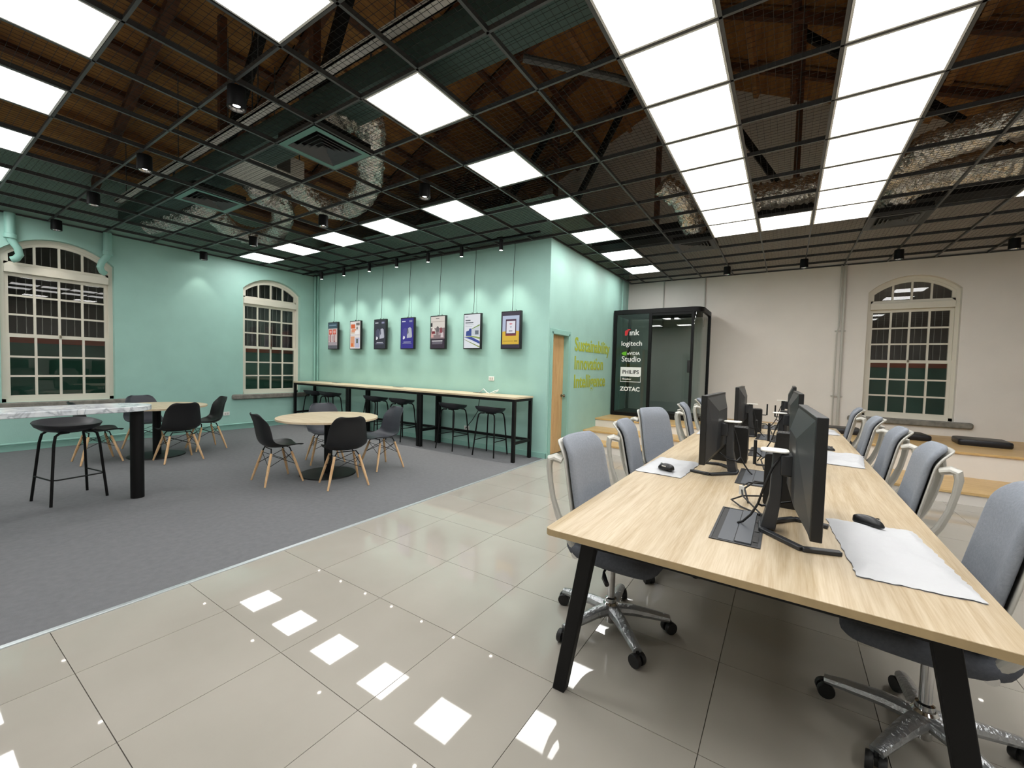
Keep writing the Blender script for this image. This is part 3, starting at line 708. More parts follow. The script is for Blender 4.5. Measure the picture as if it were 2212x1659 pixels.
# track and spots
t = thing('light_track', 'long black lighting track over the hanging screens', 'light track', (-6.2, 5.36, ZC-.04))
MB().box(-3.1, 3.1, -.018, .018, 0, .03).build('rail', BLACK, t); MB().box(-2.9, 2.9, .05, .075, .015, .03).build('rail', BLACK, t)
for i in range(4): MB().box(-2.6+1.65*i, -2.5+1.65*i, -.04, .06, .01, .035).build('feed_box', BLACK, t)
for k, x in enumerate((-8.57, -7.78, -6.96, -6.17, -5.36, -4.59, -3.79)):
    t = thing('track_spotlight', 'slim black cylinder spotlight, %s from the corner over the hanging screens' % ORD[k], 'spotlight', (x, 5.36, ZC-.04), 0, 'track spotlights')
    MB().box(-.02, .02, -.02, .02, -.03, 0).build('adapter', BLACK, t); 
    MB().lathe([(.02, -.02), (.03, -.022), (.03, -.165), (.026, -.165), (.025, -.155)], 18).build('cylinder', BLACK, t)
    MB().lathe([(.001, -.162), (.024, -.162), (.024, -.155), (.001, -.155)], 14).build('lens', LENS, t)
    lampspot(None, SPOT_W, R(84), t, (0, 0, -.175), (R(4), 0, 0), 1.0)
# sockets
def socket(loc, rz, label, n=2):
    t = thing('wall_socket', label, 'socket', loc, rz)
    MB().box(-.058, .058, -.012, 0, -.037, .037).build('plate', WHITEP, t, bevel=.004)
    for k in range(n): MB().box(-.036+.042*k, -.006+.042*k, -.0145, -.012, -.02, .02).build('insert', OFFW, t, bevel=.001)
socket((-4.2, YP, 1.23), 0, 'white double socket on the teal wall under the yellow screen')
socket((-4.72, YP, .33), 0, 'white socket low on the wall behind the bar stools')
socket((XL, 3.86, .34), R(90), 'white socket low on the window wall between windows')

# lettering
t = thing('wall_lettering', 'lime green words Sustainability Innovation Intelligence on teal partition', 'lettering', (XP+.004, 6.72, 0))
rw = (R(90), 0, R(90))
for s_, z, wd in (('Sustainability', 1.86, 1.72), ('Innovation', 1.53, 1.36), ('Intelligence', 1.20, 1.50)):
    o = text('word', s_, .36, LIME, t, (0, 0, z), rw, .007, 'LEFT')
    xs_ = [v.co.x for v in o.data.vertices]; o.scale = (wd/(max(xs_)-min(xs_)), .92, 1)

# ------------------------------------------------------------------ phone booth
BX0, BX1, BY0, BY1, BZ0, BZ1 = -3.10, -1.36, 8.60, 9.62, .48, 2.69
t = thing('meeting_booth', 'black framed tinted glass booth with sponsor logos on the platform', 'booth', (0, 0, 0))
rc = .2
def bpoly(i):
    return [(BX0+i, BY1-i), (BX0+i, BY0+i)]+arc(BX1-rc, BY0+rc, rc-i, -PI/2, 0, 8)+[(BX1-i, BY1-i)]
MB().prism(bpoly(0), BZ1-.09, BZ1).build('top_cap', BLACK, t, ang=.4); MB().prism(bpoly(0), BZ0, BZ0+.07).build('plinth', BLACK, t, ang=.4)
def bar_(x0, x1, y0, y1, nm='post'): MB().box(x0, x1, y0, y1, BZ0+.07, BZ1-.09).build(nm, BLACK, t)
bar_(BX0, BX0+.055, BY0, BY0+.06); bar_(-2.365, -2.31, BY0, BY0+.06); bar_(-1.56, -1.515, BY0, BY0+.06); bar_(BX1-.05, BX1, BY1-.07, BY1); bar_(BX0, BX0+.05, BY1-.06, BY1)
MB().box(-2.31, -1.56, BY0+.012, BY0+.05, BZ1-.14, BZ1-.09).build('door_rail', BLACK, t); MB().box(-2.31, -1.56, BY0+.012, BY0+.05, BZ0+.07, BZ0+.12).build('door_rail', BLACK, t)
MB().box(BX0+.055, -2.365, BY0+.025, BY0+.033, BZ0+.07, BZ1-.09).build('pane', BOOTHG, t)
MB().box(-2.31, -1.56, BY0+.025, BY0+.033, BZ0+.12, BZ1-.14).build('glass_door', BOOTHG, t)
pa = [(-1.515, BY0+.03)]+arc(BX1-rc, BY0+rc, rc-.03, -PI/2, 0, 10)+[(BX1-.03, BY1-.07)]
b = MB(); 
for p, q in zip(pa, pa[1:]): b.add([(p[0], p[1], BZ0+.07), (q[0], q[1], BZ0+.07), (q[0], q[1], BZ1-.09), (p[0], p[1], BZ1-.09)], [(0, 1, 2, 3)])
b2 = b.mesh('curved_pane'); bm = bmesh.new(); bm.from_mesh(b2); bmesh.ops.remove_doubles(bm, verts=bm.verts, dist=1e-4); bm.to_mesh(b2); bm.free()
mk('curved_pane', b2, BOOTHG, t, True, ang=1.2)
MB().box(-1.60, -1.545, BY0-.03, BY0+.01, 1.42, 1.66).build('door_handle', BLACKP, t, bevel=.006)
fy = BY0+.021; rt = (R(90), 0, 0); lx = -2.71
def fit(o, wd):
    xs_ = [v.co.x for v in o.data.vertices]; o.scale = (wd/(max(xs_)-min(xs_)),)*2+(1,); return o
fit(text('logo', 'ınk', .2, WHITEL, t, (lx+.045, fy, 2.215), rt, .0015), .20)
q = MB().prism([(-.06, -.055), (-.015, -.055), (.005, -.01), (.02, .055), (-.03, .06), (-.06, .03)], -.002, .002).build('logo', REDL, t, loc=(lx-.09, fy, 2.215), rot=rt)
MB().prism([(.0, .04), (.06, .06), (.05, .075), (-.01, .075)], -.002, .002).build('logo', REDL, t, loc=(lx-.09, fy, 2.215), rot=rt)
fit(text('logo', 'logitech', .2, WHITEL, t, (lx, fy, 1.99), rt, .0015), .43)
fit(text('logo', 'nVIDIA', .12, WHITEL, t, (lx+.045, fy, 1.782), rt, .0015), .26)
MB().prism([(-.055, 0), (-.02, .03), (.055, .042), (.055, -.042), (-.01, -.04)], -.002, .002).build('logo', GREENL, t, loc=(lx-.155, fy, 1.785), rot=rt)
fit(text('logo', 'Studio', .2, WHITEL, t, (lx, fy, 1.665), rt, .0015), .40)
q = MB(); q.prism([(-.215, -.155), (.215, -.155), (.215, -.145), (-.215, -.145)], -.002, .002).prism([(-.215, -.145), (-.207, -.145), (-.207, -.04), (-.215, -.04)], -.002, .002).prism([(.207, -.145), (.215, -.145), (.215, -.02), (.207, -.03)], -.002, .002)
q.prism([(-.215, .155), (-.215, -.04), (.17, -.04), (.2, -.03), (.215, -.01), (.215, .155)], -.002, .002).build('logo', WHITEL, t, loc=(lx, fy, 1.345), rot=rt)
fit(text('logo', 'PHILIPS', .1, DARKL, t, (lx, fy-.004, 1.395), rt, .0015), .34)
fit(text('logo', 'Monitor', .08, WHITEL, t, (lx-.08, fy, 1.25), rt, .001), .20)
fit(text('logo', 'ZOTAC', .12, WHITEL, t, (lx-.005, fy, 1.04), rt, .004), .42)

# ------------------------------------------------------------------ bar table
t = thing('bar_table', 'long pale ash bar table on black steel frames along the poster wall', 'table', (0, 0, 0))
BT0, BT1, BYa, BYb, BH = -9.33, -3.33, 5.16, 5.70, .985
BU = [BT0, -7.35, -5.33, BT1]
for a, b_ in zip(BU, BU[1:]):
    MB().box(a+.001, b_-.001, BYa, BYb, BH-.03, BH).build('table_top', OAKR, t, bevel=.002)
    for x in (a+.03, b_-.03):
        for y in (BYa+.035, BYb-.035):
            MB().box(x-.025, x+.025, y-.025, y+.025, 0.004, BH-.03).build('leg', BLACK, t, bevel=.003)
        MB().box(x-.02, x+.02, BYa+.06, BYb-.06, .27, .31).build('side_stretcher', BLACK, t, bevel=.002); MB().box(x-.02, x+.02, BYa+.06, BYb-.06, BH-.07, BH-.03).build('side_rail', BLACK, t, bevel=.002)
    MB().box(a+.055, b_-.055, BYb-.055, BYb-.015, .27, .31).build('back_stretcher', BLACK, t, bevel=.002)
    MB().box(a+.055, b_-.055, BYa+.015, BYa+.055, BH-.07, BH-.03).build('front_rail', BLACK, t, bevel=.002)
    MB().box((a+b_)/2-.1, (a+b_)/2+.1, BYb-.16, BYb-.06, BH, BH+.004).build('cable_flap', BLACKP, t)
o = MB().tube([(-4.35, 5.6, BH+.008), (-4.28, 5.58, BH+.03), (-4.22, 5.56, BH+.075), (-4.14, 5.55, BH+.02), (-4.05, 5.5, BH+.008), (-3.98, 5.55, BH+.05), (-3.94, 5.6, BH+.07), (-3.97, 5.63, BH+.05), (-4.05, 5.6, BH+.008)], .006, 6).build('charging_cable', WHITEP)
tag(o, 'loose white charging cable on the bar table', 'cable')
o = MB().tube([(-4.72, YP-.03, .33), (-4.66, 5.68, .36), (-4.52, 5.66, .5), (-4.42, 5.68, .66), (-4.4, 5.7, .93)], .007, 6).build('power_cord', RUBBER); tag(o, 'black power cord from low socket up to the bar table', 'cable')

# ------------------------------------------------------------------ bar stools
def make_stool():
    t = thing('bar_stool', '', 'stool', (0, 0, 0), 0, 'black bar stools')
    def se(a, b_, k, p=3.0):
        th = 2*PI*k/32; c_, s_ = math.cos(th), math.sin(th)
        return (a*math.copysign(abs(c_)**(2/p), c_), b_*math.copysign(abs(s_)**(2/p), s_))
    rings = []
    for sc, z in ((.35, .690), (.75, .698), (.94, .735), (1.0, .765), (.985, .772), (.95, .765), (.75, .735), (.4, .722), (.05, .72)):
        ring = []
        for k in range(32):
            x, y = se(.235*sc, .20*sc, k)
            lift = (.035*max(0, -y/.2)**2 - .02*max(0, y/.2)**2) * (sc**2)
            ring.append((x*(1-.10*y/.2), y, z+lift))
        rings.append(ring)
    MB().rings(rings).build('seat', STOOLM, t, ang=1.0)
    for sx in (-1, 1):
        MB().tube([(sx*.05, .13, .688), (sx*.12, .14, .684), (sx*.15, .145, .66), (sx*.165, .155, .58), (sx*.205, .195, .006)], .0115, 10).build('leg', BLACK, t)
        MB().tube([(sx*.05, -.11, .688), (sx*.12, -.12, .684), (sx*.15, -.13, .66), (sx*.165, -.14, .58), (sx*.205, -.205, .006)], .0115, 10).build('leg', BLACK, t)
    z = .25; a, b_ = .192, .184
    MB().tube([(-a, -b_+.0, z), (-a, b_-.03, z), (-a+.03, b_+.01, z), (a-.03, b_+.01, z), (a, b_-.03, z), (a, -b_, z)], .007, 8).build('footrest', BLACK, t)
    MB().lathe([(.09, .676), (.09, .692)], 20).build('seat_plate', BLACK, t)
    return t
stool = make_stool()
stool.location = (-5.92, 1.03, 0); stool.rotation_euler = (0, 0, R(-80)); stool['label'] = 'black bar stool drawn up to the white marble table'
SX = [(-8.88, 'leftmost bar stool under the bar table, half behind its legs'), (-8.30, 'second bar stool from the corner under the bar table'), (-6.78, 'third bar stool under the bar table, left of the middle pair'), (-6.03, 'fourth bar stool under the bar table, right of the middle pair'), (-4.75, 'fifth bar stool under the bar table, left of the near pair'), (-3.95, 'bar stool nearest the door under the bar table')]
for x, l in SX: dup(stool, (x, 5.42, .004), R(random.uniform(-8, 8)), l)

# ------------------------------------------------------------------ shell chairs and round tables
def make_shell(m):
    t = thing('shell_chair', '', 'chair', (0, 0, 0), 0, 'shell chairs at the round tables')
    prof = [(.225, .425), (.20, .437), (.12, .432), (.02, .418), (-.08, .416), (-.145, .432), (-.185, .475), (-.207, .54), (-.222, .62), (-.238, .70), (-.256, .765), (-.275, .805), (-.29, .822)]
    wid = [.19, .215, .23, .235, .235, .235, .232, .225, .215, .20, .18, .155, .10]
    P = []
    nu = 12
    for i, ((y, z), w_) in enumerate(zip(prof, wid)):
        row = []
        a = prof[max(i-1, 0)]; b_ = prof[min(i+1, len(prof)-1)]
        d_ = Vector((0, b_[0]-a[0], b_[1]-a[1])).normalized(); nrm = Vector((0, d_.z, -d_.y))   # pointing up/forward
        if nrm.z < 0 and i < 4: nrm = -nrm
        if nrm.y < 0 and i >= 6: nrm = -nrm
        f_ = min(1, max(0, (i-3)/3)) if i < 9 else 1
        for j in range(nu+1):
            s_ = -1+2*j/nu
            lift = (.030 if i < 2 else .05)*abs(s_)**3 * (1.5 if 4 <= i <= 9 else .7)
            p = Vector((s_*w_, y, z))+(Vector((0, 0, 1)) if i < 4 else Vector((0, 1, .25)) if i > 6 else Vector((0, .7, .7)))*lift
            if i < 2: p.z -= .012*(1-abs(s_))
            row.append(p)
        P.append(row)
    MB().grid(P).build('seat_shell', m, t, solid=.009, sub=1, ang=3)
    top = {}
    for sx in (-1, 1):
        for sy, y0, y1 in ((1, .10, .20), (-1, -.12, -.215)):
            a = Vector((sx*.135, y0, .36)); b_ = Vector((sx*.225, y1, .004))
            MB().tube([a, a.lerp(b_, .5), b_], [.014, .0155, .0105], 10).build('leg', DOWEL, t); top[(sx, sy)] = (a, b_)
            MB().tube([(sx*.10, y0*.9, .412), a+Vector((0, 0, .0))], .007, 8).build('leg_mount', BLACK, t)
    b = MB()
    for sy in (-1, 1):
        for s1 in (-1, 1): b.tube([top[(s1, sy)][0].lerp(top[(s1, sy)][1], .05), top[(-s1, sy)][0].lerp(top[(-s1, sy)][1], .42)], .0035, 6)
    for sx in (-1, 1):
        for s1 in (-1, 1): b.tube([top[(sx, s1)][0].lerp(top[(sx, s1)][1], .05), top[(sx, -s1)][0].lerp(top[(sx, -s1)][1], .42)], .0035, 6)
    b.tube([(-.1, .09, .405), (.1, .09, .405)], .006, 6); b.tube([(-.1, -.108, .405), (.1, -.108, .405)], .006, 6)
    b.build('wire_bracing', BLACK, t)
    return t
blk = make_shell(SHELL)
blk.location = (-5.02, 2.60, .004); blk.rotation_euler = (0, 0, R(-8)); blk['label'] = 'black shell chair left of the nearer round table, seen side on'
gry = make_shell(SHELLG)
gry.location = (-4.63, 3.80, .004); gry.rotation_euler = (0, 0, R(172)); gry['label'] = 'charcoal shell chair right of the nearer round table'
dup(blk, (-4.30, 2.99, .004), R(70), 'black shell chair with its back to the viewer at the nearer round table')
dup(gry, (-5.50, 3.52, .004), R(-112), 'charcoal shell chair behind the nearer round table')
dup(blk, (-7.10, 2.30, .004), R(90), 'black shell chair with its back to the viewer at the farther round table')
dup(blk, (-7.72, 2.86, .004), R(178), 'black shell chair right of the farther round table by the window wall')
dup(blk, (-7.76, 1.62, .004), R(0), 'black shell chair behind the marble table stool, at the farther round table')
dup(gry, (-8.35, 2.28, .004), R(-90), 'charcoal shell chair behind the farther round table, mostly hidden')
def round_table(x, y, label):
    t = thing('round_table', label, 'table', (x, y, .004), 0, 'round pedestal tables')
    MB().lathe([(.59, .71), (.60, .712), (.60, .733), (.598, .735)], 64).build('table_top', OAKR, t, ang=.5)
    MB().lathe([(.05, .02), (.05, .71)], 24).build('column', BLACK, t)
    MB().lathe([(.33, 0), (.335, .004), (.33, .016), (.06, .024)], 48).build('base', BLACK, t)
    MB().box(-.3, .3, -.03, .03, .69, .71).box(-.03, .03, -.3, .3, .69, .71).build('top_spider', BLACK, t)
round_table(-4.86, 3.15, 'nearer round ash table on black column')
round_table(-7.65, 2.22, 'farther round ash table on black column by the nearer window')
# marble table
t = thing('marble_table', 'tall white marble table with rounded end and black columns', 'table', (-5.56, 0, .004))
poly = arc(0, 1.28, .28, 0, PI, 24)+arc(0, -1.2, .28, PI, 2*PI, 24)
MB().prism(poly, .895, .945).build('table_top', MARBLE, t, bevel=.006, ang=.5)
for y in (1.43, -1.3): MB().lathe([(.055, 0), (.055, .895)], 28, (.08 if y > 0 else 0, y, 0)).build('column', BLACK, t)

# ------------------------------------------------------------------ long desk
DX0, DX1, DY0, DY1, DZT = -.83, .575, 1.55, 6.80, .75
dx = (DX0+DX1)/2
desk = thing('long_desk', 'long pale oak bench desk on splayed black legs', 'desk', (dx, 0, 0))
hw = (DX1-DX0)/2
MB().prism(rrect(-hw, hw, DY0, DY1, .025, 4), DZT-.028, DZT).build('desk_top', OAK, desk, bevel=.0015, ang=.5)
MB().prism(rrect(-hw-.0006, hw+.0006, DY0-.0006, DY1+.0006, .0256, 4), DZT-.0265, DZT-.0015).build('edge_band', EDGE, desk, ang=.5)
for y in (1.655, 3.76, 4.69, 6.69):
    for sx in (-1, 1):
        a = Vector((sx*(hw-.17), y, DZT-.028)); b_ = Vector((sx*(hw-.045), y, 0))
        if y not in (1.655, 6.69): a = Vector((sx*(hw-.30), y, DZT-.028)); b_ = Vector((sx*(hw-.18), y, 0))
        d_ = b_-a
        q = MB(); wv = Vector((.032, 0, 0)); hv = Vector((0, .024, 0))
        q.add([a-wv-hv, a+wv-hv, a+wv+hv, a-wv+hv, b_-wv*.9-hv, b_+wv*.9-hv, b_+wv*.9+hv, b_-wv*.9+hv], [(0, 1, 2, 3), (7, 6, 5, 4), (0, 4, 5, 1), (1, 5, 6, 2), (2, 6, 7, 3), (3, 7, 4, 0)])
        q.build('leg', BLACK, desk, bevel=.005)
    MB().box(-hw+.15, hw-.15, y-.02, y+.02, DZT-.075, DZT-.029).build('cross_beam', BLACK, desk, bevel=.003)
for sx in (-.42, .42): MB().box(sx-.02, sx+.02, 1.68, 6.67, DZT-.07, DZT-.029).build('long_beam', BLACK, desk)
FLAP = mat('flap_grey', '#4b4f55', .4)
for k, y in enumerate((2.105, 3.14, 4.19, 5.23, 6.26)):
    c = mk('cable_box', MB().box(-.085, .085, -.235, .235, 0, .0012).mesh('cable_box'), RUBBER, desk, False, loc=(-.145-dx, y, DZT))  # black plate stands in for the shade of a recess; no hole is cut
    MB().box(-.092, -.083, -.24, .24, 0, .004).box(.083, .092, -.24, .24, 0, .004).box(-.083, .083, -.24, -.231, 0, .004).box(-.083, .083, .231, .24, 0, .004).build('rim', GREYP, c)
    MB().box(-.060, -.003, -.225, .225, .0012, .004).build('flap', FLAP, c); MB().box(.001, .058, -.225, .225, .0012, .005 if k else .009).build('flap', FLAP, c)
    for q in range(3): MB().box(.062, .08, -.18+.13*q, -.12+.13*q, .0012, .0032).build('outlet', BLACKP, c)

# monitors
def make_monitor():
    # faces local +Y; origin on the desk under the stand column
    t = thing('monitor', '', 'monitor', (0, 0, 0), 0, 'black monitors on the long desk')
    w_, h_ = .355, .44
    p = thing('tmp', '', ''); bpy.data.objects.remove(p)
    y0 = .085
    pan = MB().box(-w_, w_, y0-.004, y0+.032, .095, .095+h_).build('panel', BLACKP, t, bevel=.003)
    # faceted back cover
    o_ = [(-w_+.004, .10), (w_-.004, .10), (w_-.004, .53), (-w_+.004, .53)]; i_ = [(-.21, .17), (.21, .17), (.17, .43), (-.17, .43)]
    v = [(x, y0, z) for x, z in o_]+[(x, y0-.045, z) for x, z in i_]
    MB().add(v, [(4, 5, 6, 7)]+[(k, (k+1) % 4, 4+(k+1) % 4, 4+k) for k in range(4)]).build('back_cover', GREYP, t, smooth=False)
    MB().box(-w_+.01, w_-.01, y0+.032, y0+.033, .115, .525).build('display', mat('off_display', '#050506', .12), t)
    MB().box(-.045, .045, .0, y0-.04, .25, .34).build('mount_head', GREYP, t, bevel=.006)
    q = MB(); a, b_, c_ = Vector((0, -.035, .012)), Vector((0, -.012, .15)), Vector((0, -.008, .345))
    rings = []
    for pnt, wx, wy in ((a, .042, .028), (b_, .034, .022), (c_, .034, .02)):
        rings.append([pnt+Vector((sx*wx, sy*wy, 0)) for sx, sy in ((-1, -1), (1, -1), (1, 1), (-1, 1))])
    q.rings(rings).build('stand_column', GREYP, t, bevel=.004)
    # hexagonal open foot
    path = [(.16, .20), (.195, .075), (.05, -.055), (-.05, -.055), (-.195, .075), (-.16, .20)]
    q = MB()
    for k in range(5):
        (x0, y0_), (x1, y1_) = path[k], path[k+1]
        q.bar((x0, y0_, .009), (x1, y1_, .009), .028, .016)
    q.build('foot', GREYP, t, bevel=.003)
    MB().prism(rrect(-.055, .055, -.075, .03, .03, 4), .348, .353).build('headset_tray', AHUG, t)
    MB().tube([(.02, .04, .30), (.03, .0, .33), (.05, -.03, .28), (.045, -.06, .18), (.02, -.075, .11), (-.03, -.06, .09), (-.06, -.01, .10), (-.02, .05, .13)], .005, 8).build('power_cable', RUBBER, t)
    MB().tube([(.02, -.075, .11), (.03, -.10, .06), (.02, -.13, .02), (.01, -.15, .006)], .005, 8).build('power_cable', RUBBER, t)
    return t
mon = make_monitor()
MX = [((-.004, 2.14), -87, 'nearest black monitor on the right side of the long desk'), ((-.005, 4.24), -88, 'second black monitor on the right side of the long desk'), ((-.005, 6.30), -90, 'farthest black monitor on the right side of the long desk'), ((-.31, 3.20), 88, 'nearer black monitor on the left side of the long desk'), ((-.315, 5.24), 90, 'farther black monitor on the left side of the long desk')]
for i, ((x, y), a, l) in enumerate(MX):
    if i == 0: mon.location = (x, y, DZT); mon.rotation_euler = (0, 0, R(a)); mon['label'] = l
    else: dup(mon, (x, y, DZT), R(a), l)
def make_pc():
    t = thing('mini_computer', '', 'computer', (0, 0, 0), 0, 'small black computers')
    MB().prism(rrect(-.128, .128, 0, .272, .018, 3), -.06, .06, lambda u, v, d_: (u, d_, v)).build('case', BLACKP, t, bevel=.003)
    MB().box(-.11, .11, -.061, -.0605, .03, .24).build('side_grille', RUBBER, t)
    for k in range(6): MB().box(-.115+.018*k, -.107+.018*k, -.045, .045, .271, .2725).build('vent_slot', RUBBER, t)
    MB().tube([(-.128, -.03, .20), (-.165, -.03, .20), (-.172, -.03, .208)], .006, 8).build('antenna_arm', BLACKP, t)
    MB().box(-.182, -.166, -.036, -.024, .20, .33).build('antenna', BLACKP, t, bevel=.003)
    MB().tube([(-.128, .01, .10), (-.17, .01, .10), (-.215, -.02, .06), (-.19, -.1, .006)], .005, 8).build('power_cable', RUBBER, t)
    return t
pc = make_pc()
PCX = [((.055, 2.58), 0, 'black mini computer just behind the nearest right monitor'), ((.09, 3.53), 0, 'black mini computer in front of the second right monitor'), ((-.345, 3.64), 180, 'black mini computer just behind the nearer left monitor'), ((-.34, 5.68), 180, 'black mini computer just behind the farther left monitor'), ((.09, 5.62), 0, 'black mini computer in front of the farthest right monitor')]
for i, ((x, y), a, l) in enumerate(PCX):
    if i == 0: pc.location = (x, y, DZT); pc.rotation_euler = (0, 0, R(a)); pc['label'] = l
    else: dup(pc, (x, y, DZT), R(a), l)
# loose cord with white tag by the nearest power box
t = thing('power_cord', 'black cord with white tag by the nearest flap box', 'cable', (0, 0, DZT))
MB().tube([(-.073, 2.56, .10), (-.14, 2.52, .105), (-.17, 2.49, .085), (-.16, 2.44, .05), (-.10, 2.36, .02), (-.065, 2.30, .008)], .004, 8).build('cord', RUBBER, t)
MB().tube([(-.073, 2.54, .04), (-.16, 2.48, .04), (-.21, 2.44, .02), (-.16, 2.38, .008), (-.075, 2.31, .006)], .0045, 8).build('cord', RUBBER, t)
MB().cbox((-.168, 2.475, .07), (.022, .012, .045)).build('tag', WHITEP, t)

# wrapped keyboards (white pouches) and mice
def pouch(cxp, cyp, w_, l_, rz, label, seed):
    rnd = random.Random(seed); nu, nv = 20, 34
    def hgt(u, v):
        e = min(u, 1-u, v, 1-v)
        return .002+.014*min(1, e*7)
    off = [[(rnd.uniform(-1, 1), rnd.uniform(-1, 1), rnd.uniform(-1, 1)) for _ in range(nv+1)] for _ in range(nu+1)]
    top = []; bot = []
    cre = [(rnd.uniform(0, PI), rnd.uniform(1.5, 4.0), rnd.random()) for _ in range(5)]
    def crease(u, v):
        h = 0
        for a, k, p in cre:
            t_ = ((u*math.cos(a)+v*1.8*math.sin(a))*k+p) % 1; h += max(0, .5-abs(t_-.5)*2.2)
        return h*.006
    for i in range(nu+1):
        a = []; b_ = []
        for j in range(nv+1):
            u, v = i/nu, j/nv; o_ = off[i][j]
            edge = 1 if (i in (0, nu) or j in (0, nv)) else .4
            x = -w_/2+w_*u+o_[0]*.004*edge; y = -l_/2+l_*v+o_[1]*.005*edge
            a.append((x, y, hgt(u, v)+.0025*abs(o_[2])+(crease(u, v)+.004*(1+math.sin(9*u+5*v+seed)))*min(1, .15+6*min(u, 1-u, v, 1-v)))); b_.append((x, y, .0005))
        top.append(a); bot.append(b_)
    q = MB().grid(top); q.grid([r_[::-1] for r_ in bot])
    me = q.mesh('wrapped_keyboard', False)
    o = mk('wrapped_keyboard', me, PAPER, None, True, loc=(cxp, cyp, DZT), rot=(0, 0, rz), ang=1.2); tag(o, label, 'wrapping', 'white wrapped pouches on the desk'); return o
pouch(.365, 2.15, .31, .66, R(4), 'crumpled white wrapped pouch beside the nearest right monitor', 1)
pouch(-.665, 3.08, .30, .55, R(-3), 'crumpled white wrapped pouch beside the nearer left monitor', 2)
pouch(.41, 4.30, .28, .62, R(-6), 'white wrapped pouch before the second right monitor', 3)
pouch(-.67, 5.2, .28, .50, R(3), 'white wrapped pouch before the farther left monitor', 4)
pouch(.40, 6.25, .28, .5, R(2), 'white wrapped pouch before the farthest right monitor', 5)
def make_mouse():
    t = thing('computer_mouse', '', 'mouse', (0, 0, 0), 0, 'black computer mice')
    rings = []
    for v in range(11):
        s_ = v/10; y = -.058+.116*s_; wx = .033*math.sqrt(max(.03, 1-(2*s_-1)**4))*(1.08-.25*s_); hz = .041*math.sqrt(max(.02, 1-(1.7*s_-.72)**2))
        rings.append([(wx*math.cos(a), y, max(0, hz*math.sin(a))) for a in [PI*k/10 for k in range(11)]]+[(0, y, 0)])
    MB().rings(rings).build('body', BLACKP, t, sub=1, ang=3)
    MB().lathe([(.006, -.003), (.009, -.002), (.009, .002), (.006, .003)], 12, (0, .032, .030), 'x').build('wheel', CHROME, t)
    MB().cbox((-.026, .0, .024), (.004, .03, .006)).build('side_button', AHUG, t)
    return t
ms = make_mouse(); ms.location = (.335, 2.405, DZT+.024); ms.rotation_euler = (0, 0, R(-115)); ms['label'] = 'black mouse on the nearest white pouch on the right'
dup(ms, (-.64, 2.87, DZT+.030), R(70), 'black mouse on the white pouch near the left monitor')
dup(ms, (.33, 4.55, DZT+.030), R(-105), 'black mouse on the white pouch by the second right monitor')

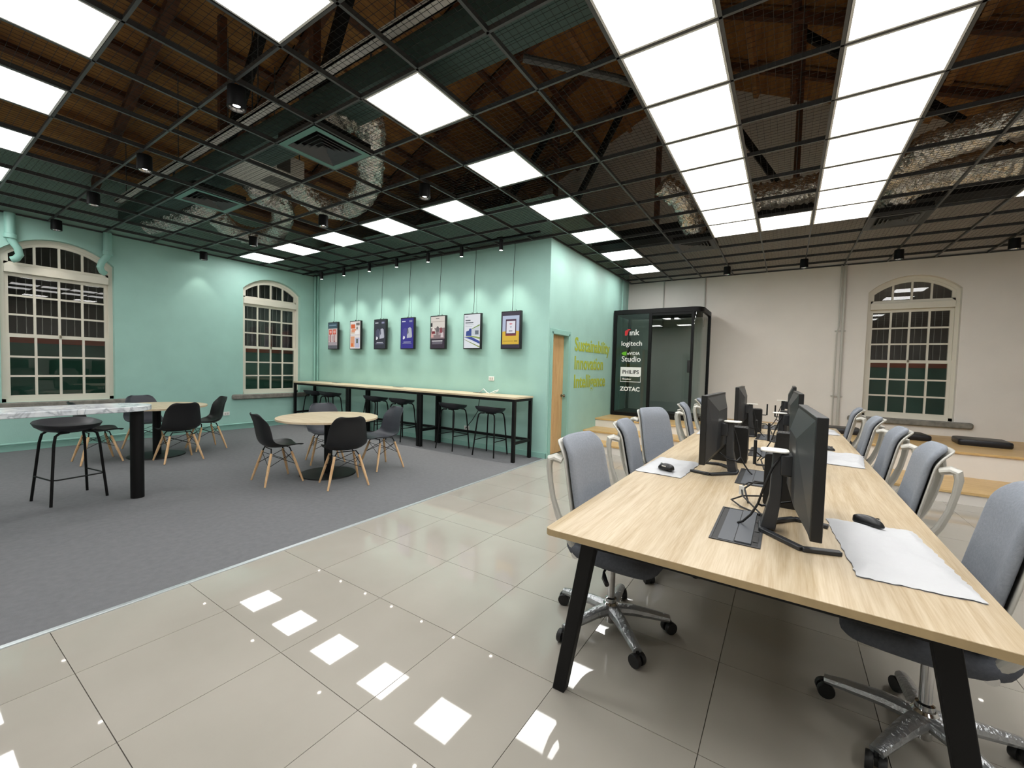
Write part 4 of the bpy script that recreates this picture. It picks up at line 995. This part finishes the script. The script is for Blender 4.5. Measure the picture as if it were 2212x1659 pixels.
# ------------------------------------------------------------------ task chairs
def make_task():
    t = thing('office_chair', '', 'chair', (0, 0, 0), 0, 'grey office chairs along the desk')
    for k in range(5):
        a = 2*PI*k/5+R(46); c_, s_ = math.cos(a), math.sin(a)
        leg = MB().tube([(c_*.025, s_*.025, .105), (c_*.12, s_*.12, .105), (c_*.24, s_*.24, .088), (c_*.315, s_*.315, .075)], [.040, .036, .030, .025], 10, sx=.95, sy=.8).build('base_leg', WRAP, t)
        cs = MB()
        cc = Vector((c_*.315, s_*.315, 0)); tx = Vector((-s_, c_, 0)); 
        m_ = Matrix.Rotation(a+R(25), 3, 'Z')
        for sd in (-1, 1):
            ctr = cc+m_ @ Vector((0, sd*.019, .033))
            b = MB().lathe([(.006, -.012), (.031, -.012), (.033, -.008), (.033, .008), (.031, .012), (.006, .012)], 18, ax='y')
            cs.add([tuple(ctr+m_ @ Vector(v)) for v in b.v], b.f)
        cs.cbox(cc+Vector((0, 0, .045)), (.03, .012, .03), m_); cs.tube([cc+Vector((0, 0, .045)), cc+Vector((0, 0, .075))], .008, 8)
        cs.build('caster', RUBBER, leg)
    MB().lathe([(.038, .07), (.042, .08), (.042, .135), (.034, .145)], 20).build('hub', CHROME, t)
    MB().lathe([(.026, .03), (.026, .07)], 16).build('lower_tube', CHROME, t)
    MB().lathe([(.03, .145), (.03, .165), (.02, .17), (.02, .40)], 18).build('gas_lift', CHROME, t)
    MB().box(-.08, .08, -.15, .09, .385, .425).build('tilt_mechanism', BLACKP, t, bevel=.01)
    MB().tube([(.07, .02, .40), (.19, .03, .392), (.23, .05, .38), (.27, .08, .375)], [.006, .006, .014, .012], 8).build('lever', BLACKP, t)
    # seat
    def se(a, b_, k, p=3.6, n=36):
        th = 2*PI*k/n; c_, s_ = math.cos(th), math.sin(th)
        return (a*math.copysign(abs(c_)**(2/p), c_), b_*math.copysign(abs(s_)**(2/p), s_))
    rings = []
    for sc, z in ((.4, .400), (.80, .412), (.95, .435), (1.0, .462), (.985, .485), (.93, .497), (.7, .502), (.3, .50)):
        ring = []
        for k in range(36):
            x, y = se(.252*sc, .245*sc, k); dip = -.05*max(0, y/.245)**3*(1 if z > .45 else .8) + .012*max(0, -y/.245)
            ring.append((x, y+.03, z+dip*sc))
        rings.append(ring)
    MB().rings(rings).build('seat', SEATF, t, ang=1.2)
    # back
    def surf(nz, nx, grow, yo):
        P = []
        for i in range(nz+1):
            s_ = i/nz; z = .515+(.540-2.2*grow)*s_
            yb = -.125-.110*s_-.055*max(0, (s_-.82)/.18)**2
            wv = (.232+.004*math.sin(PI*s_))*(1-.10*s_*s_)+grow
            if s_ > .86: wv *= math.sqrt(max(.0, 1-((s_-.86)/.155)**2*.42))
            if s_ < .08: wv *= .93+.07*s_/.08
            row = []
            for j in range(nx+1):
                u = -1+2*j/nx
                row.append((u*wv, yb+yo+.03*u*u, z))
            P.append(row)
        return P
    MB().grid(surf(16, 10, 0, .016)).build('backrest', FABRIC, t, solid=.034, sub=1, ang=3)
    MB().grid(surf(16, 10, .008, -.014)).build('back_shell', OFFW, t, solid=.014, sub=1, ang=3)
    for sx in (-1, 1):
        MB().tube([(sx*.200, -.225, .935), (sx*.212, -.262, .948), (sx*.218, -.288, .940), (sx*.220, -.294, .90), (sx*.220, -.284, .82), (sx*.218, -.266, .73), (sx*.212, -.234, .635), (sx*.205, -.190, .555), (sx*.19, -.145, .48), (sx*.16, -.10, .43), (sx*.07, -.06, .405)],
                  [.030, .034, .032, .027, .023, .023, .027, .034, .036, .027, .018], 12, sx=.62, sy=1.15, up=(1, 0, 0)).build('side_loop', OFFW, t)
        MB().tube([(sx*.205, -.188, .545), (sx*.208, -.180, .585), (sx*.208, -.175, .63)], [.030, .020, .008], 8).build('loop_web', GREYP, t)
        MB().lathe([(.0, -.012), (.02, -.012), (.02, .012), (.0, .012)], 16, (sx*.215, -.12, .45), 'x').build('pivot_cap', CHROME, t)
    return t
chair = make_task()
CHX = [((-.76, 2.22), -92, 'nearest grey office chair on the left side of the desk'), ((-.785, 3.14), -82, 'second grey office chair on the left side of the desk'), ((-.93, 4.28), -112, 'third grey office chair on the left, turned toward the viewer'), ((-.80, 5.42), -82, 'fourth grey office chair on the left side of the desk'), ((-.80, 6.58), -82, 'farthest grey office chair on the left side of the desk'),
       ((.51, 2.22), 84, 'nearest grey office chair on the right, cut by the picture edge'), ((.505, 3.34), 86, 'second grey office chair on the right side of the desk'), ((.505, 4.22), 86, 'third grey office chair on the right side of the desk'), ((.505, 5.20), 86, 'fourth grey office chair on the right side of the desk'), ((.51, 6.45), 84, 'farthest grey office chair on the right side of the desk')]
for i, ((x, y), a, l) in enumerate(CHX):
    if i == 0: chair.location = (x, y, 0); chair.rotation_euler = (0, 0, R(a)); chair['label'] = l
    else:
        c = dup(chair, (x, y, 0), R(a), l); spin = {5: -38, 6: 20, 7: 50}.get(i, 31*i)
        for ch in bpy.data.objects:
            if ch.parent == c and ch.name.startswith('base_leg'): ch.rotation_euler.z = R(spin)

# cushions on the platform
def cushion(x, y, rz, label):
    P = rrect(-.27, .27, -.24, .24, .05, 4); rings = []
    for sc, z in ((.96, 0), (1.0, .02), (1.0, .065), (.97, .082), (.9, .088), (.1, .09)): rings.append([(u*sc, v*sc, z) for u, v in P])
    o = MB().rings(rings).build('floor_cushion', LEATHER, None, loc=(x, y, .48), rot=(0, 0, rz), ang=.8); tag(o, label, 'cushion', 'black seat cushions on the platform')
cushion(2.42, 8.82, R(-4), 'flat black seat cushion on the platform, rightmost one')
cushion(1.60, 8.90, R(3), 'flat black seat cushion on the platform below the arched window')
cushion(.80, 8.92, R(0), 'flat black seat cushion on the platform, half hidden behind far chairs')
